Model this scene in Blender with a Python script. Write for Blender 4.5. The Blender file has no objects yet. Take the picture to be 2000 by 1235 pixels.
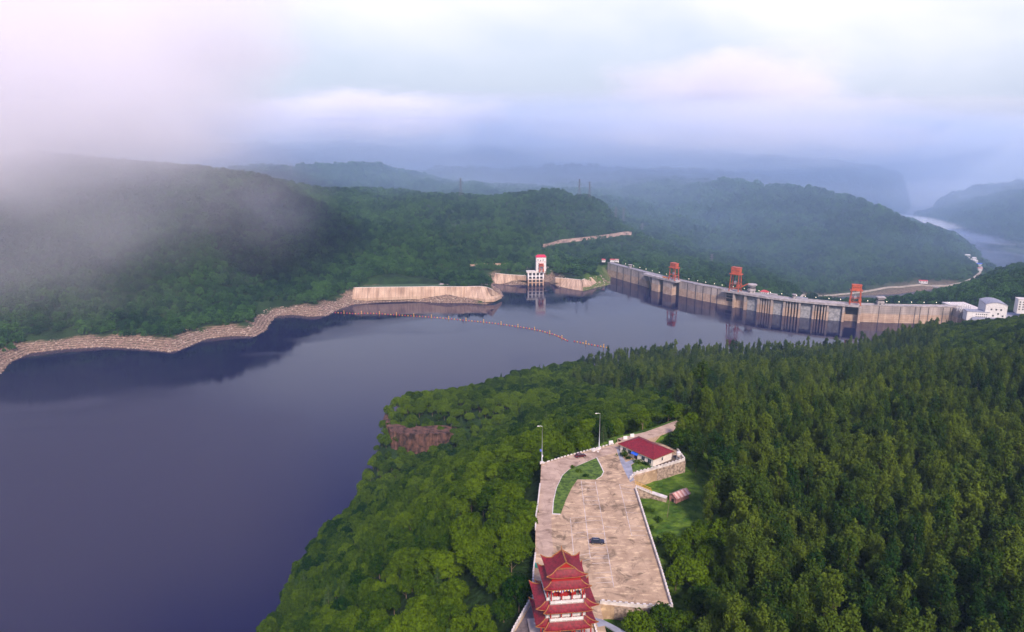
import bpy, bmesh, math, random
import numpy as np
from mathutils import Vector, Matrix
rnd = random.Random(7); rng = np.random.default_rng(7)
sc = bpy.context.scene
# ------------------------------------------------------------------ camera
CH = 290.0; PITCH = math.radians(14.2); FPX = 1428.0
cam_d = bpy.data.cameras.new('camera'); cam = bpy.data.objects.new('camera', cam_d)
sc.collection.objects.link(cam); sc.camera = cam
cam.location = (0, 0, CH); cam.rotation_euler = (math.pi/2 - PITCH, 0, 0)
cam_d.sensor_width = 36; cam_d.lens = 36*FPX/2000; cam_d.clip_start = 1; cam_d.clip_end = 60000
# ------------------------------------------------------------------ world / sky
SUN_EL = 40.0; SUN_AZ = 168.0         # azimuth clockwise from +Y; behind the camera, a little to the right
w = bpy.data.worlds.new('World'); sc.world = w; w.use_nodes = True
nt = w.node_tree; nt.nodes.clear()
def N(nt, t, **k):
    n = nt.nodes.new(t)
    for a, b in k.items(): setattr(n, a, b)
    return n
out = N(nt, 'ShaderNodeOutputWorld'); bg = N(nt, 'ShaderNodeBackground')
sky = N(nt, 'ShaderNodeTexSky', sky_type='NISHITA', sun_disc=False)
sky.sun_elevation = math.radians(SUN_EL); sky.sun_rotation = math.radians(SUN_AZ)
sky.air_density = 1.6; sky.dust_density = 2.5; sky.altitude = 300
tc = N(nt, 'ShaderNodeTexCoord'); mp = N(nt, 'ShaderNodeMapping'); mp.inputs['Scale'].default_value = (1, 1, 2.0)
nz = N(nt, 'ShaderNodeTexNoise'); nz.inputs['Scale'].default_value = 2.3; nz.inputs['Detail'].default_value = 5
nz.inputs['Roughness'].default_value = 0.5; nz.inputs['Distortion'].default_value = 0.4
nt.links.new(tc.outputs['Generated'], mp.inputs['Vector']); nt.links.new(mp.outputs['Vector'], nz.inputs['Vector'])
sep = N(nt, 'ShaderNodeSeparateXYZ'); nt.links.new(tc.outputs['Generated'], sep.inputs[0])
# high thin overcast: cover grows with elevation above the horizon, broken up by noise
el = N(nt, 'ShaderNodeMapRange'); el.inputs['From Min'].default_value = -0.02; el.inputs['From Max'].default_value = 0.16; el.inputs['To Max'].default_value = 0.5
nt.links.new(sep.outputs['Z'], el.inputs['Value'])
ad = N(nt, 'ShaderNodeMath', operation='ADD'); nt.links.new(nz.outputs['Fac'], ad.inputs[0]); nt.links.new(el.outputs[0], ad.inputs[1])
cv = N(nt, 'ShaderNodeMapRange'); cv.interpolation_type = 'SMOOTHSTEP'
cv.inputs['From Min'].default_value = 0.55; cv.inputs['From Max'].default_value = 1.15; cv.inputs['To Max'].default_value = 1
nt.links.new(ad.outputs[0], cv.inputs['Value'])
cloudcol = N(nt, 'ShaderNodeRGB'); cloudcol.outputs[0].default_value = (7.7, 7.6, 8.3, 1)
low = N(nt, 'ShaderNodeRGB'); low.outputs[0].default_value = (4.5, 5.2, 7.0, 1)
m0 = N(nt, 'ShaderNodeMix', data_type='RGBA'); m0.inputs[0].default_value = 0.8
nt.links.new(sky.outputs[0], m0.inputs[6]); nt.links.new(low.outputs[0], m0.inputs[7])
m1 = N(nt, 'ShaderNodeMix', data_type='RGBA'); nt.links.new(cv.outputs[0], m1.inputs[0])
nt.links.new(m0.outputs[2], m1.inputs[6]); nt.links.new(cloudcol.outputs[0], m1.inputs[7])
up = N(nt, 'ShaderNodeMapRange'); up.interpolation_type = 'SMOOTHSTEP'; up.inputs['From Min'].default_value = 0.24; up.inputs['From Max'].default_value = 0.52; up.inputs['To Max'].default_value = 0.85
nt.links.new(sep.outputs['Z'], up.inputs['Value'])
zen = N(nt, 'ShaderNodeRGB'); zen.outputs[0].default_value = (1.9, 2.2, 6.2, 1)       # clearer blue overhead
m2 = N(nt, 'ShaderNodeMix', data_type='RGBA'); nt.links.new(up.outputs[0], m2.inputs[0]); nt.links.new(m1.outputs[2], m2.inputs[6]); nt.links.new(zen.outputs[0], m2.inputs[7])
nt.links.new(m2.outputs[2], bg.inputs['Color']); bg.inputs['Strength'].default_value = 0.11
nt.links.new(bg.outputs[0], out.inputs[0])
# ------------------------------------------------------------------ sun
sd = bpy.data.lights.new('sun', 'SUN'); so = bpy.data.objects.new('sun', sd); sc.collection.objects.link(so)
sd.energy = 4.5; sd.angle = math.radians(10); sd.color = (1.0, 0.83, 0.74)
az = math.radians(SUN_AZ); e_ = math.radians(SUN_EL)
sdir = Vector((math.sin(az)*math.cos(e_), math.cos(az)*math.cos(e_), math.sin(e_)))
so.rotation_euler = sdir.to_track_quat('Z', 'Y').to_euler(); so.location = (100, -200, 600)
vs = sc.view_settings; vs.view_transform = 'Standard'; vs.look = 'None'; vs.gamma = 1; vs.exposure = 0.4
sc.render.engine = 'CYCLES'
cy = sc.cycles; cy.max_bounces = 10; cy.diffuse_bounces = 2; cy.glossy_bounces = 2; cy.transparent_max_bounces = 4
cy.transmission_bounces = 2; cy.volume_bounces = 8; cy.use_denoising = True; cy.volume_step_rate = 1.0; cy.volume_max_steps = 64
cy.sample_clamp_indirect = 4.0
# ------------------------------------------------------------------ pixel of the 2000x1235 photo -> world point
SP, CP = math.sin(PITCH), math.cos(PITCH)
def ray(px, py):
    x = (px-1000)/FPX; u = (617.5-py)/FPX
    return x, CP+u*SP, -SP+u*CP
def at(px, py, z=0.0):
    a, b, c = ray(px, py); t = (z-CH)/c; return (a*t, b*t, z)
def atY(px, py, Y):
    a, b, c = ray(px, py); t = Y/b; return (a*t, Y, CH+c*t)
# ------------------------------------------------------------------ lake outline
DAMW = [(1193,541),(1210,546),(1238,554),(1266,562),(1292,569),(1320,576),(1365,586.5),(1415,596),(1457,603),(1506,611.5),(1558,618),(1618,624),(1675,628.5),(1740,631.2),(1805,632.4),(1866,633)]
dam_line = [at(*p)[:2] for p in DAMW]
LEFT = [(0,733),(20,708),(60,690),(130,682),(200,678),(262,681),(330,688),(352,684),(372,675),(405,662),(450,657),(500,657),(520,645),(528,630),(541,617),(572,615),(600,619),(640,617),(655,607),(690,595),(740,591),(800,589),(870,592),(910,592),(950,595),(966,588),(983,578),(976,566),(958,556),(975,555),(1000,557),(1030,556),(1050,552),(1073,551),(1090,560),(1138,569),(1165,562),(1192,556)]
lake_poly = [(-150,-700),(-4000,-700),(-4000,500),(-1500,600),(-1000,720),(-760,800)] + [at(*p)[:2] for p in LEFT] + dam_line + \
  [(668,1050),(600,1010),(520,960),(440,925),(300,915),(180,905),(110,880),(50,850),(0,800),(-35,755),(-66,712),(-96,680),(-104,640)] + \
  [at(p[0],p[1],4)[:2] for p in [(770,868),(780,886),(756,910),(712,954),(680,1012),(626,1062),(586,1104),(556,1174),(534,1235)]] + [(-146,300),(-150,200)]
def poly_sd(P, poly):
    """signed distance (negative inside) of points P (n,2)"""
    A = np.array(poly, float); B = np.roll(A, -1, 0); n = len(P)
    best = np.full(n, 1e18); inside = np.zeros(n, bool)
    x, y = P[:,0], P[:,1]
    for (ax, ay), (bx, by) in zip(A, B):
        dx, dy = bx-ax, by-ay; L = dx*dx+dy*dy+1e-9
        t = np.clip(((x-ax)*dx+(y-ay)*dy)/L, 0, 1)
        best = np.minimum(best, (x-ax-t*dx)**2+(y-ay-t*dy)**2)
        c = ((ay > y) != (by > y)) & (x < (bx-ax)*(y-ay)/(by-ay+1e-12)+ax)
        inside ^= c
    d = np.sqrt(best); return np.where(inside, -d, d)
def line_d(P, pts, wid=None):
    best = np.full(len(P), 1e9); x, y = P[:,0], P[:,1]
    for i in range(len(pts)-1):
        ax, ay = pts[i][:2]; bx, by = pts[i+1][:2]
        dx, dy = bx-ax, by-ay; L = dx*dx+dy*dy+1e-9
        t = np.clip(((x-ax)*dx+(y-ay)*dy)/L, 0, 1)
        d = np.sqrt((x-ax-t*dx)**2+(y-ay-t*dy)**2)
        if wid is not None: d = d-(wid[i]*(1-t)+wid[i+1]*t)
        best = np.minimum(best, d)
    return best
def sstep(a, b, x):
    t = np.clip((x-a)/(b-a), 0, 1); return t*t*(3-2*t)
# ------------------------------------------------------------------ terrain heights
LOTZ = 162.0
W = lambda x, y, z: (x, y, z)
CT = [
 # the near hill with the car park
 W(20,60,162),W(60,60,160),W(-40,80,140),W(-100,120,80),W(20,160,162),W(60,200,161),W(30,240,161),W(55,275,161),W(5,215,160),
 W(-32,200,133),W(-60,250,98),W(-25,290,128),W(-80,310,70),W(-112,350,42),W(-25,350,112),W(-65,420,66),W(-30,400,92),W(-110,450,26),W(-20,480,68),W(-70,500,42),
 W(-95,566,55),W(-60,575,57),W(-30,572,58),W(0,560,58),W(-80,520,24),W(-50,525,34),W(-108,600,50),W(-60,650,38),W(-20,700,26),W(20,640,44),W(40,760,20),W(60,560,76),W(40,430,108),W(40,340,142),
 W(85,200,146),W(100,300,146),W(120,250,140),W(130,160,146),W(180,160,140),W(100,400,122),W(160,330,134),W(220,250,138),W(110,520,88),W(150,640,56),W(140,780,16),W(200,440,108),
 W(250,480,104),W(250,600,70),W(260,720,36),W(260,840,10),W(340,350,132),W(360,480,110),W(380,600,84),W(400,720,50),W(420,850,16),W(500,480,120),W(520,620,98),W(541,740,84),W(494,800,40),
 W(560,880,34),W(620,900,44),W(700,900,50),W(760,700,88),W(700,500,130),W(900,600,120),W(900,900,62),W(300,100,150),W(600,100,160),W(60,-100,160),W(400,-200,170),W(750,1000,26),W(690,1000,22),
 # right bank beyond the dam
 W(690,1085,30),W(740,1080,28),W(780,1110,30),W(820,1090,34),W(900,1100,50),W(780,1200,10),W(870,1230,22),W(820,1300,-8),W(760,1260,-20),W(940,1330,28),W(930,1400,-10),W(1000,1450,0),W(1050,1250,70),W(1300,1400,90),W(820,1420,-50),W(880,1500,-60),
 # far left shore hills
 atY(500,366,1500),atY(430,362,1490),atY(320,355,1450),atY(250,341,1430),atY(100,335,1400),atY(0,330,1400),atY(-300,330,1400),atY(-500,420,1300),
 atY(540,455,1370),atY(430,450,1290),atY(300,460,1240),atY(150,460,1200),atY(0,480,1160),atY(-200,500,1100),
 atY(500,560,1225),atY(400,570,1150),atY(250,590,1090),atY(80,600,1040),atY(-60,620,1000),atY(600,555,1250),
 atY(560,386,1830),atY(700,390,1900),atY(850,393,1850),atY(1000,390,1850),atY(1060,388,1850),atY(1120,393,1850),atY(1180,413,1850),atY(1210,442,1850),
 atY(560,470,1450),atY(640,470,1450),atY(720,462,1480),atY(800,494,1440),atY(870,512,1425),atY(935,556,1410),atY(640,540,1310),atY(760,530,1340),atY(850,545,1370),
 atY(700,560,1262),atY(800,560,1268),atY(900,558,1278),atY(850,552,1310),
 atY(900,440,1650),atY(1000,440,1670),atY(1080,430,1720),atY(1150,450,1720),atY(870,470,1560),atY(960,500,1560),atY(1000,522,1520),atY(930,524,1505),atY(1045,520,1520),atY(1045,500,1580),
 atY(1062,488,1650),atY(1150,474,1670),atY(1232,462,1690),atY(1100,512,1550),atY(1100,530,1450),atY(1150,535,1440),atY(1180,500,1580),atY(1190,518,1510),atY(1200,520,1480),atY(1220,490,1640),
 atY(1240,462,1760),atY(1300,486,1700),atY(1400,531,1610),atY(1500,567,1560),atY(1600,586,1560),
 # floor of the valley behind the dam
 W(300,1480,0),W(430,1420,-40),W(540,1330,-70),W(640,1250,-80),W(700,1200,-60),W(700,1400,-92),W(800,1600,-92),W(640,1500,-92),atY(1640,578,1720),atY(1720,568,1740),atY(1800,558,1750),W(1267,1963,-78),W(1200,1930,-72),
 # the big wooded hill
 atY(1480,370,2400),atY(1560,369,2350),atY(1650,389,2300),atY(1750,434,2250),atY(1850,484,2150),atY(1898,522,2040),
 atY(1300,390,2500),atY(1400,380,2450),atY(1350,450,2150),atY(1450,450,2120),atY(1550,460,2080),atY(1500,520,1850),atY(1600,520,1860),atY(1700,520,1860),atY(1780,535,1850),atY(1400,500,1900),atY(1320,440,2050),
 atY(1300,420,2350),atY(1200,400,2300),W(500,2650,80),W(800,2700,70),W(1000,2600,20),
 # beyond the ridge: lower woods
 W(0,2150,60),W(-400,2150,50),W(200,2150,40),W(400,2200,40),W(-700,1900,120),
 atY(860,372,2600),atY(760,338,2700),atY(660,335,2700),atY(560,340,2700),atY(480,345,2650),atY(700,370,2400),atY(950,380,2400),
 atY(900,330,3200),atY(1100,335,3300),atY(1250,340,3200),atY(1400,345,3300),W(-500,3000,60),W(0,3050,60),
 atY(500,292,4300),atY(600,288,4400),atY(700,290,4500),atY(800,300,4300),atY(900,293,4700),atY(1000,296,4700),atY(1100,300,4600),atY(1300,300,4500),atY(300,290,4200),atY(0,290,4200),
 W(-500,3600,40),W(400,3800,40),W(1000,3700,40),atY(1500,320,3900),atY(1650,350,3600),
 atY(560,262,7600),atY(720,255,7800),atY(880,259,7600),atY(980,276,7000),atY(1200,278,7000),atY(1500,272,7000),atY(200,262,7600),W(0,5800,60),W(1500,5800,60),W(-1500,5800,60),
 W(-3000,5000,150),W(-3000,2500,180),W(-1500,2500,150),W(-2500,1000,160),W(-6000,7500,200),W(5500,7500,150),
 # the ridges either side of the river mouth
 atY(1890,388,3900),atY(1850,375,3900),atY(1780,350,3900),atY(1700,335,3900),atY(1740,412,3400),
 atY(2000,388,2800),atY(1930,401,2850),atY(1850,427,2950),atY(1785,447,3000),atY(1900,440,2700),atY(2000,440,2500),atY(2000,500,2230),atY(2100,368,2800),atY(2100,450,2400),atY(2300,380,2600),W(2000,1700,80),W(1500,1800,10),
 W(2800,3600,120),W(3500,2500,150),W(3200,4700,-80),
]
CTA = np.array(CT); CXY = CTA[:,:2]; RC = 35.0
def phi(P):
    d2 = ((P[:,None,:]-CXY[None])**2).sum(2); return np.sqrt(d2+RC*RC)
_n = len(CT); M_ = np.zeros((_n+1, _n+1)); M_[:_n,:_n] = phi(CXY)-np.eye(_n)*6.0; M_[:_n,_n] = 1; M_[_n,:_n] = 1
_sol = np.linalg.solve(M_, np.append(CTA[:,2], 0))
def H0(P):
    o = np.empty(len(P))
    for i in range(0, len(P), 20000): o[i:i+20000] = phi(P[i:i+20000])@_sol[:_n]+_sol[_n]
    return o
RIV = [at(px,py,-95)[:2] for px,py in [(1600,594),(1700,588),(1780,582),(1850,572)]] + [(1140,1770),(1310,1815),(1450,1960),(1500,2130)] + \
      [at(px,py,-95)[:2] for px,py in [(1975,499),(1905,484),(1850,467),(1800,449),(1765,434),(1750,424),(1800,413),(1850,403)]] + [(2560,4300),(3200,4650),(4000,4900),(6000,5200)]
RW = [26,26,28,28,30,34,66,86,78,50,40,36,40,66,110,160,300,420,440,480]
LOTPOLY = [at(px,py,LOTZ)[:2] for px,py in [(1046,1035),(1055,950),(1057,905),(1100,893),(1150,880),(1200,868),(1204,864),(1240,855),(1290,866),(1326,881),(1338,898),(1240,932),(1242,955),(1262,1020),(1290,1110),(1314,1190),(1240,1186),(1172,1182),(1185,1240)]] + [(20,130),(-2,130)] + [at(1003,1235,LOTZ)[:2], at(1040,1165,LOTZ)[:2], at(1045,1090,LOTZ)[:2]]
ROADN = [at(px,py,LOTZ)[:2] for px,py in [(1215,862),(1270,849),(1300,838),(1332,826)]]
def vnoise(P, s, seed):
    """smooth value noise"""
    r = np.random.default_rng(seed).random((256,256)); q = P/s+1000; i = np.floor(q).astype(int); f = q-i; f = f*f*(3-2*f)
    a = r[i[:,0]%256, i[:,1]%256]; b = r[(i[:,0]+1)%256, i[:,1]%256]; c = r[i[:,0]%256, (i[:,1]+1)%256]; d = r[(i[:,0]+1)%256, (i[:,1]+1)%256]
    return (a*(1-f[:,0])+b*f[:,0])*(1-f[:,1])+(c*(1-f[:,0])+d*f[:,0])*f[:,1]-0.5
CL_A = [(-100,549),(-92,541),(-70,537),(-48,541),(-30,545)]   # foot line of the basalt cliff
def height(P):
    h = H0(P); far = sstep(900, 3000, P[:,1])
    mid = sstep(1150,1350,P[:,1])*sstep(-3000,-2800,-P[:,1]); h = h+mid*(22*np.abs(vnoise(P,190,31))+16*np.abs(vnoise(P,105,33)))+vnoise(P,180,1)*(10+14*far)+vnoise(P,70,2)*(5+8*far)+vnoise(P,700,5)*60*sstep(4800,6500,P[:,1])
    d = poly_sd(P, lake_poly)
    near = (P[:,1] < 1060) & (P[:,0] > -250)
    h = np.where(near, np.maximum(h, 6), h)
    R = np.where(near, 26, 62)
    conc = (~near) & (P[:,0] > -292) & (P[:,0] < 185) & (P[:,1] > 1150)
    bank = np.where(near, d*0.9, np.minimum(d*0.34, 15))
    bank = np.where(conc, np.where(d < 13, d*.62, np.minimum(8+(d-13)*.92, 23)), bank); R = np.where(conc, 60, R)
    down = (P[:,0] > 150) & (P[:,1] > 1100-0.0*P[:,0]) 
    cl = np.exp(-((P[:,0]+98)**2+(P[:,1]-592)**2)/48**2); R = np.where(near, 26-19*cl, R); bank = np.where(near, d*(.9+2.2*cl), bank)
    hh = np.where(~near & (h < 16) & ~down, 16, h); hh = np.where(conc & (P[:,0] < 20), np.maximum(hh, 22), hh)
    kk = np.where(conc, sstep(.45,1,d/R), sstep(0,1,d/R)); land = bank*(1-kk)+hh*kk
    z = np.where(d < 0, np.maximum(d*0.5, -40), land)
    # river bed
    dr = line_d(P, RIV, RW); k = sstep(0, 90, dr)
    ok = (P[:,1] > 1300) & (d > 5)
    z = np.where(ok, np.where(dr < 0, -99, (-97)*(1-k)+np.maximum(z,-92)*k), z)
    # level ground of the car park
    dl = poly_sd(P, LOTPOLY); k = sstep(-6.0, -1.0, dl); k2 = sstep(10, 40, dl)
    z = np.where(dl < 40, (LOTZ-0.4)*(1-k)+(np.minimum(z, 157)*(1-k2)+z*k2)*k, z)
    dn = line_d(P, ROADN); k = sstep(5, 16, dn)
    z = np.where((dn < 16) & (dl > 2), (LOTZ-0.3-0.02*0)*(1-k)+z*k, z)
    return z
def hz(x, y): return float(height(np.array([[x, y]], float))[0])

def gat(px, py, lo=150, hi=6000):
    """where the sight line of a photo pixel meets the ground"""
    a, b, c = ray(px, py); Y = np.geomspace(lo, hi, 1500); P = np.stack([a/b*Y, Y], 1); zr = CH+c/b*Y; hh = height(P)
    k = np.where(zr < hh)[0]
    i = k[0] if len(k) else len(Y)-1
    return (P[i,0], P[i,1], hh[i])
# ------------------------------------------------------------------ helpers: materials and meshes
col = sc.collection
def mat(name, c, rough=0.8, noise=0.0, scale=1.0, metal=0.0, c2=None, spec=0.3, emit=None, bump=0.0):
    m = bpy.data.materials.new(name); m.use_nodes = True; t = m.node_tree; b = t.nodes['Principled BSDF']
    b.inputs['Roughness'].default_value = rough; b.inputs['Metallic'].default_value = metal
    b.inputs['Specular IOR Level'].default_value = spec
    b.inputs['Base Color'].default_value = (*c, 1)
    if noise or c2 or bump:
        tc = N(t,'ShaderNodeTexCoord'); n = N(t,'ShaderNodeTexNoise'); n.inputs['Scale'].default_value = scale; n.inputs['Detail'].default_value = 5
        t.links.new(tc.outputs['Object'], n.inputs['Vector'])
        mr = N(t,'ShaderNodeMapRange'); mr.inputs['From Min'].default_value = .35; mr.inputs['From Max'].default_value = .65
        t.links.new(n.outputs['Fac'], mr.inputs['Value'])
        mx = N(t,'ShaderNodeMix', data_type='RGBA'); t.links.new(mr.outputs[0], mx.inputs[0])
        ca = tuple(v*(1-noise) for v in c); cb = c2 or tuple(min(1,v*(1+noise)) for v in c)
        mx.inputs[6].default_value = (*ca,1); mx.inputs[7].default_value = (*cb,1)
        t.links.new(mx.outputs[2], b.inputs['Base Color'])
        if bump:
            bp = N(t,'ShaderNodeBump'); bp.inputs['Strength'].default_value = 1; bp.inputs['Distance'].default_value = bump
            t.links.new(n.outputs['Fac'], bp.inputs['Height']); t.links.new(bp.outputs[0], b.inputs['Normal'])
    if emit:
        b.inputs['Emission Color'].default_value = (*emit[0],1); b.inputs['Emission Strength'].default_value = emit[1]
    return m
def link(name, verts, faces, mats, mi=None, parent=None, smooth=False):
    me = bpy.data.meshes.new(name); me.from_pydata([tuple(v) for v in verts], [], faces)
    for m in (mats if isinstance(mats, (list, tuple)) else [mats]): me.materials.append(m)
    if mi is not None: me.polygons.foreach_set('material_index', mi)
    if smooth: me.polygons.foreach_set('use_smooth', [True]*len(me.polygons))
    me.update(); o = bpy.data.objects.new(name, me); col.objects.link(o)
    if parent is not None: o.parent = parent
    return o
def tag(o, label=None, cat=None, group=None, kind=None):
    if label: o['label'] = label
    if cat: o['category'] = cat
    if group: o['group'] = group
    if kind: o['kind'] = kind
    return o
def empty(name, loc, rz, label, cat, group=None):
    o = bpy.data.objects.new(name, None); col.objects.link(o); o.location = loc; o.rotation_euler = (0,0,rz); o.empty_display_size = .5
    return tag(o, label, cat, group)
class MB:
    def __init__(s): s.v = []; s.f = []; s.m = []; s.g = []
    def add(s, vs, fs, m=0):
        s.g.append((len(s.v), len(s.f)))
        b = len(s.v); s.v += [tuple(v) for v in vs]; s.f += [tuple(b+i for i in f) for f in fs]; s.m += [m]*len(fs)
    def box(s, x0, x1, y0, y1, z0, z1, m=0, rot=0, c=(0,0)):
        vs = [(x,y,z) for z in (z0,z1) for x,y in ((x0,y0),(x1,y0),(x1,y1),(x0,y1))]
        if rot:
            cr, sr = math.cos(rot), math.sin(rot); vs = [(c[0]+(x-c[0])*cr-(y-c[1])*sr, c[1]+(x-c[0])*sr+(y-c[1])*cr, z) for x,y,z in vs]
        s.add(vs, [(0,3,2,1),(4,5,6,7),(0,1,5,4),(1,2,6,5),(2,3,7,6),(3,0,4,7)], m)
    def bar(s, p, q, w, h=None, m=0):
        """rectangular bar between two points"""
        h = h or w; p = Vector(p); q = Vector(q); d = (q-p).normalized(); up = Vector((0,0,1))
        if abs(d.z) > .99: up = Vector((0,1,0))
        a = d.cross(up).normalized(); b = a.cross(d).normalized()
        vs = [r+a*sx*w/2+b*sy*h/2 for r in (p,q) for sx,sy in ((-1,-1),(1,-1),(1,1),(-1,1))]
        s.add(vs, [(0,3,2,1),(4,5,6,7),(0,1,5,4),(1,2,6,5),(2,3,7,6),(3,0,4,7)], m)
    def tube(s, pts, rs, n=8, m=0, cap=True):
        rings = []
        for i, p in enumerate(pts):
            p = Vector(p); d = (Vector(pts[min(i+1,len(pts)-1)])-Vector(pts[max(i-1,0)])).normalized()
            a = d.cross(Vector((0,0,1)) if abs(d.z) < .9 else Vector((1,0,0))).normalized(); b = d.cross(a)
            rings.append([p+(a*math.cos(2*math.pi*k/n)+b*math.sin(2*math.pi*k/n))*rs[i] for k in range(n)])
        vs = [v for r in rings for v in r]; fs = []
        for i in range(len(pts)-1):
            for k in range(n): fs.append((i*n+k, i*n+(k+1)%n, (i+1)*n+(k+1)%n, (i+1)*n+k))
        if cap: fs.append(tuple(range(n))); fs.append(tuple((len(pts)-1)*n+k for k in reversed(range(n))))
        s.add(vs, fs, m)
    def prism(s, poly, z0, z1, m=0, mside=None):
        n = len(poly); vs = [(x,y,z0) for x,y in poly]+[(x,y,z1) for x,y in poly]
        s.add(vs, [tuple(range(n,2*n))], m)
        s.add(vs, [(i,(i+1)%n,n+(i+1)%n,n+i) for i in range(n)], m if mside is None else mside)
    def each(s, name, mats, parent=None, smooth=False):
        g = s.g+[(len(s.v), len(s.f))]; return [link(name, s.v[a:c], [tuple(i-a for i in f) for f in s.f[b_:d_]], mats, s.m[b_:d_], parent, smooth) for (a,b_),(c,d_) in zip(g[:-1],g[1:])]
    def build(s, name, mats, parent=None, smooth=False): return link(name, s.v, s.f, mats, s.m, parent, smooth)
# ------------------------------------------------------------------ ground sheet
def axis(a, b, step, lo, hi, g=1.06):
    v = list(np.arange(a, b+.1, step)); s = step
    while v[-1] < hi: s = min(s*g, 260); v.append(v[-1]+s)
    s = step
    while v[0] > lo: s = min(s*g, 260); v.insert(0, v[0]-s)
    return np.array(v)
XS = axis(-760, 860, 5, -11000, 12000); YS = axis(90, 1700, 5, -1200, 15000)
GX, GY = np.meshgrid(XS, YS); GP = np.stack([GX.ravel(), GY.ravel()], 1)
GZ = height(GP); GD = poly_sd(GP, lake_poly)
nx, ny = len(XS), len(YS)
ii = (np.arange(ny-1)[:,None]*nx+np.arange(nx-1)[None]).ravel()
Q = np.stack([ii, ii+1, ii+1+nx, ii+nx], 1)
def sheet(name, V, F, m, smooth=True):
    me = bpy.data.meshes.new(name); me.vertices.add(len(V)); me.vertices.foreach_set('co', V.ravel().astype(np.float32))
    me.loops.add(F.size); me.loops.foreach_set('vertex_index', F.ravel().astype(np.int32))
    k = F.shape[1]; me.polygons.add(len(F)); me.polygons.foreach_set('loop_start', np.arange(0, F.size, k, dtype=np.int32))
    me.update(calc_edges=True)
    if smooth: me.polygons.foreach_set('use_smooth', np.ones(len(F), bool))
    me.materials.append(m); me.validate(); o = bpy.data.objects.new(name, me); col.objects.link(o); return o
mg = bpy.data.materials.new('ground'); mg.use_nodes = True; t = mg.node_tree; b = t.nodes['Principled BSDF']; b.inputs['Roughness'].default_value = .95; b.inputs['Specular IOR Level'].default_value = .1
at_ = N(t,'ShaderNodeAttribute', attribute_name='bare'); tc = N(t,'ShaderNodeTexCoord')
def ramp_noise(t, tc, scale, ca, cb, det=6, lo=.35, hi=.65, stretch=None):
    n = N(t,'ShaderNodeTexNoise'); n.inputs['Scale'].default_value = scale; n.inputs['Detail'].default_value = det
    if stretch:
        mp = N(t,'ShaderNodeMapping'); mp.inputs['Scale'].default_value = stretch; t.links.new(tc.outputs['Object'], mp.inputs[0]); t.links.new(mp.outputs[0], n.inputs['Vector'])
    else: t.links.new(tc.outputs['Object'], n.inputs['Vector'])
    mr = N(t,'ShaderNodeMapRange'); mr.inputs['From Min'].default_value = lo; mr.inputs['From Max'].default_value = hi; t.links.new(n.outputs['Fac'], mr.inputs['Value'])
    mx = N(t,'ShaderNodeMix', data_type='RGBA'); t.links.new(mr.outputs[0], mx.inputs[0]); mx.inputs[6].default_value = (*ca,1); mx.inputs[7].default_value = (*cb,1)
    return mx, n
gA, n1 = ramp_noise(t, tc, .05, (.008,.022,.006), (.025,.055,.012))
gB, n2 = ramp_noise(t, tc, .35, (.12,.08,.06), (.32,.23,.165))
wz = N(t,'ShaderNodeTexWave'); wz.bands_direction = 'Z'; wz.inputs['Scale'].default_value = .16; wz.inputs['Distortion'].default_value = 2.2; wz.inputs['Detail Scale'].default_value = .25; wz.inputs['Detail'].default_value = 3; t.links.new(tc.outputs['Object'], wz.inputs['Vector'])
wr = N(t,'ShaderNodeMapRange'); wr.inputs['To Min'].default_value = .55; wr.inputs['To Max'].default_value = 1.1; t.links.new(wz.outputs['Fac'], wr.inputs['Value'])
gB2 = N(t,'ShaderNodeMix', data_type='RGBA', blend_type='MULTIPLY'); gB2.inputs[0].default_value = 1; t.links.new(gB.outputs[2], gB2.inputs[6]); t.links.new(wr.outputs[0], gB2.inputs[7]); gB = gB2      # strand lines left by falling water
mxx = N(t,'ShaderNodeMix', data_type='RGBA'); t.links.new(at_.outputs['Fac'], mxx.inputs[0]); t.links.new(gA.outputs[2], mxx.inputs[6]); t.links.new(gB.outputs[2], mxx.inputs[7])
gC, _ = ramp_noise(t, tc, .25, (.035,.085,.010), (.10,.17,.02)); a3 = N(t,'ShaderNodeAttribute', attribute_name='grassy')
my = N(t,'ShaderNodeMix', data_type='RGBA'); t.links.new(a3.outputs['Fac'], my.inputs[0]); t.links.new(mxx.outputs[2], my.inputs[6]); t.links.new(gC.outputs[2], my.inputs[7])
t.links.new(my.outputs[2], b.inputs['Base Color'])
bp = N(t,'ShaderNodeBump'); bp.inputs['Distance'].default_value = 2.5; t.links.new(n2.outputs['Fac'], bp.inputs['Height']); t.links.new(bp.outputs[0], b.inputs['Normal'])
V = np.stack([GP[:,0], GP[:,1], GZ], 1)
ground = sheet('ground', V, Q, mg); tag(ground, kind='structure')
NEAR = (GP[:,1] < 1060) & (GP[:,0] > -250)
band = np.where(GP[:,0] < -60, 24, 18)
bn = vnoise(GP, 25, 9)*20+vnoise(GP, 9, 19)*12+vnoise(GP, 90, 29)*14
bare = np.where(NEAR, sstep(5, 2, GD), sstep(band+4, band-2, GD+bn))
drg = line_d(GP, RIV, RW); rocky = (drg < 60) & (GP[:,1] > 1350) & (GP[:,1] < 1950) & (GP[:,0] < 1150) & (GD > 0)
bare = np.maximum(bare, rocky*sstep(60, 20, drg)*.8)
scar = np.exp(-((GP[:,0]-atY(1085,505,1570)[0])/62)**2-((GP[:,1]-1572)/32)**2); bare = np.maximum(bare, sstep(.35,.7,scar+vnoise(GP,20,3)*.5)*.75)
a = ground.data.attributes.new('bare', 'FLOAT', 'POINT'); a.data.foreach_set('value', bare.astype(np.float32))
dl_ = poly_sd(GP, LOTPOLY); gr = sstep(70, 30, dl_)*(GP[:,0] > 20)
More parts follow.
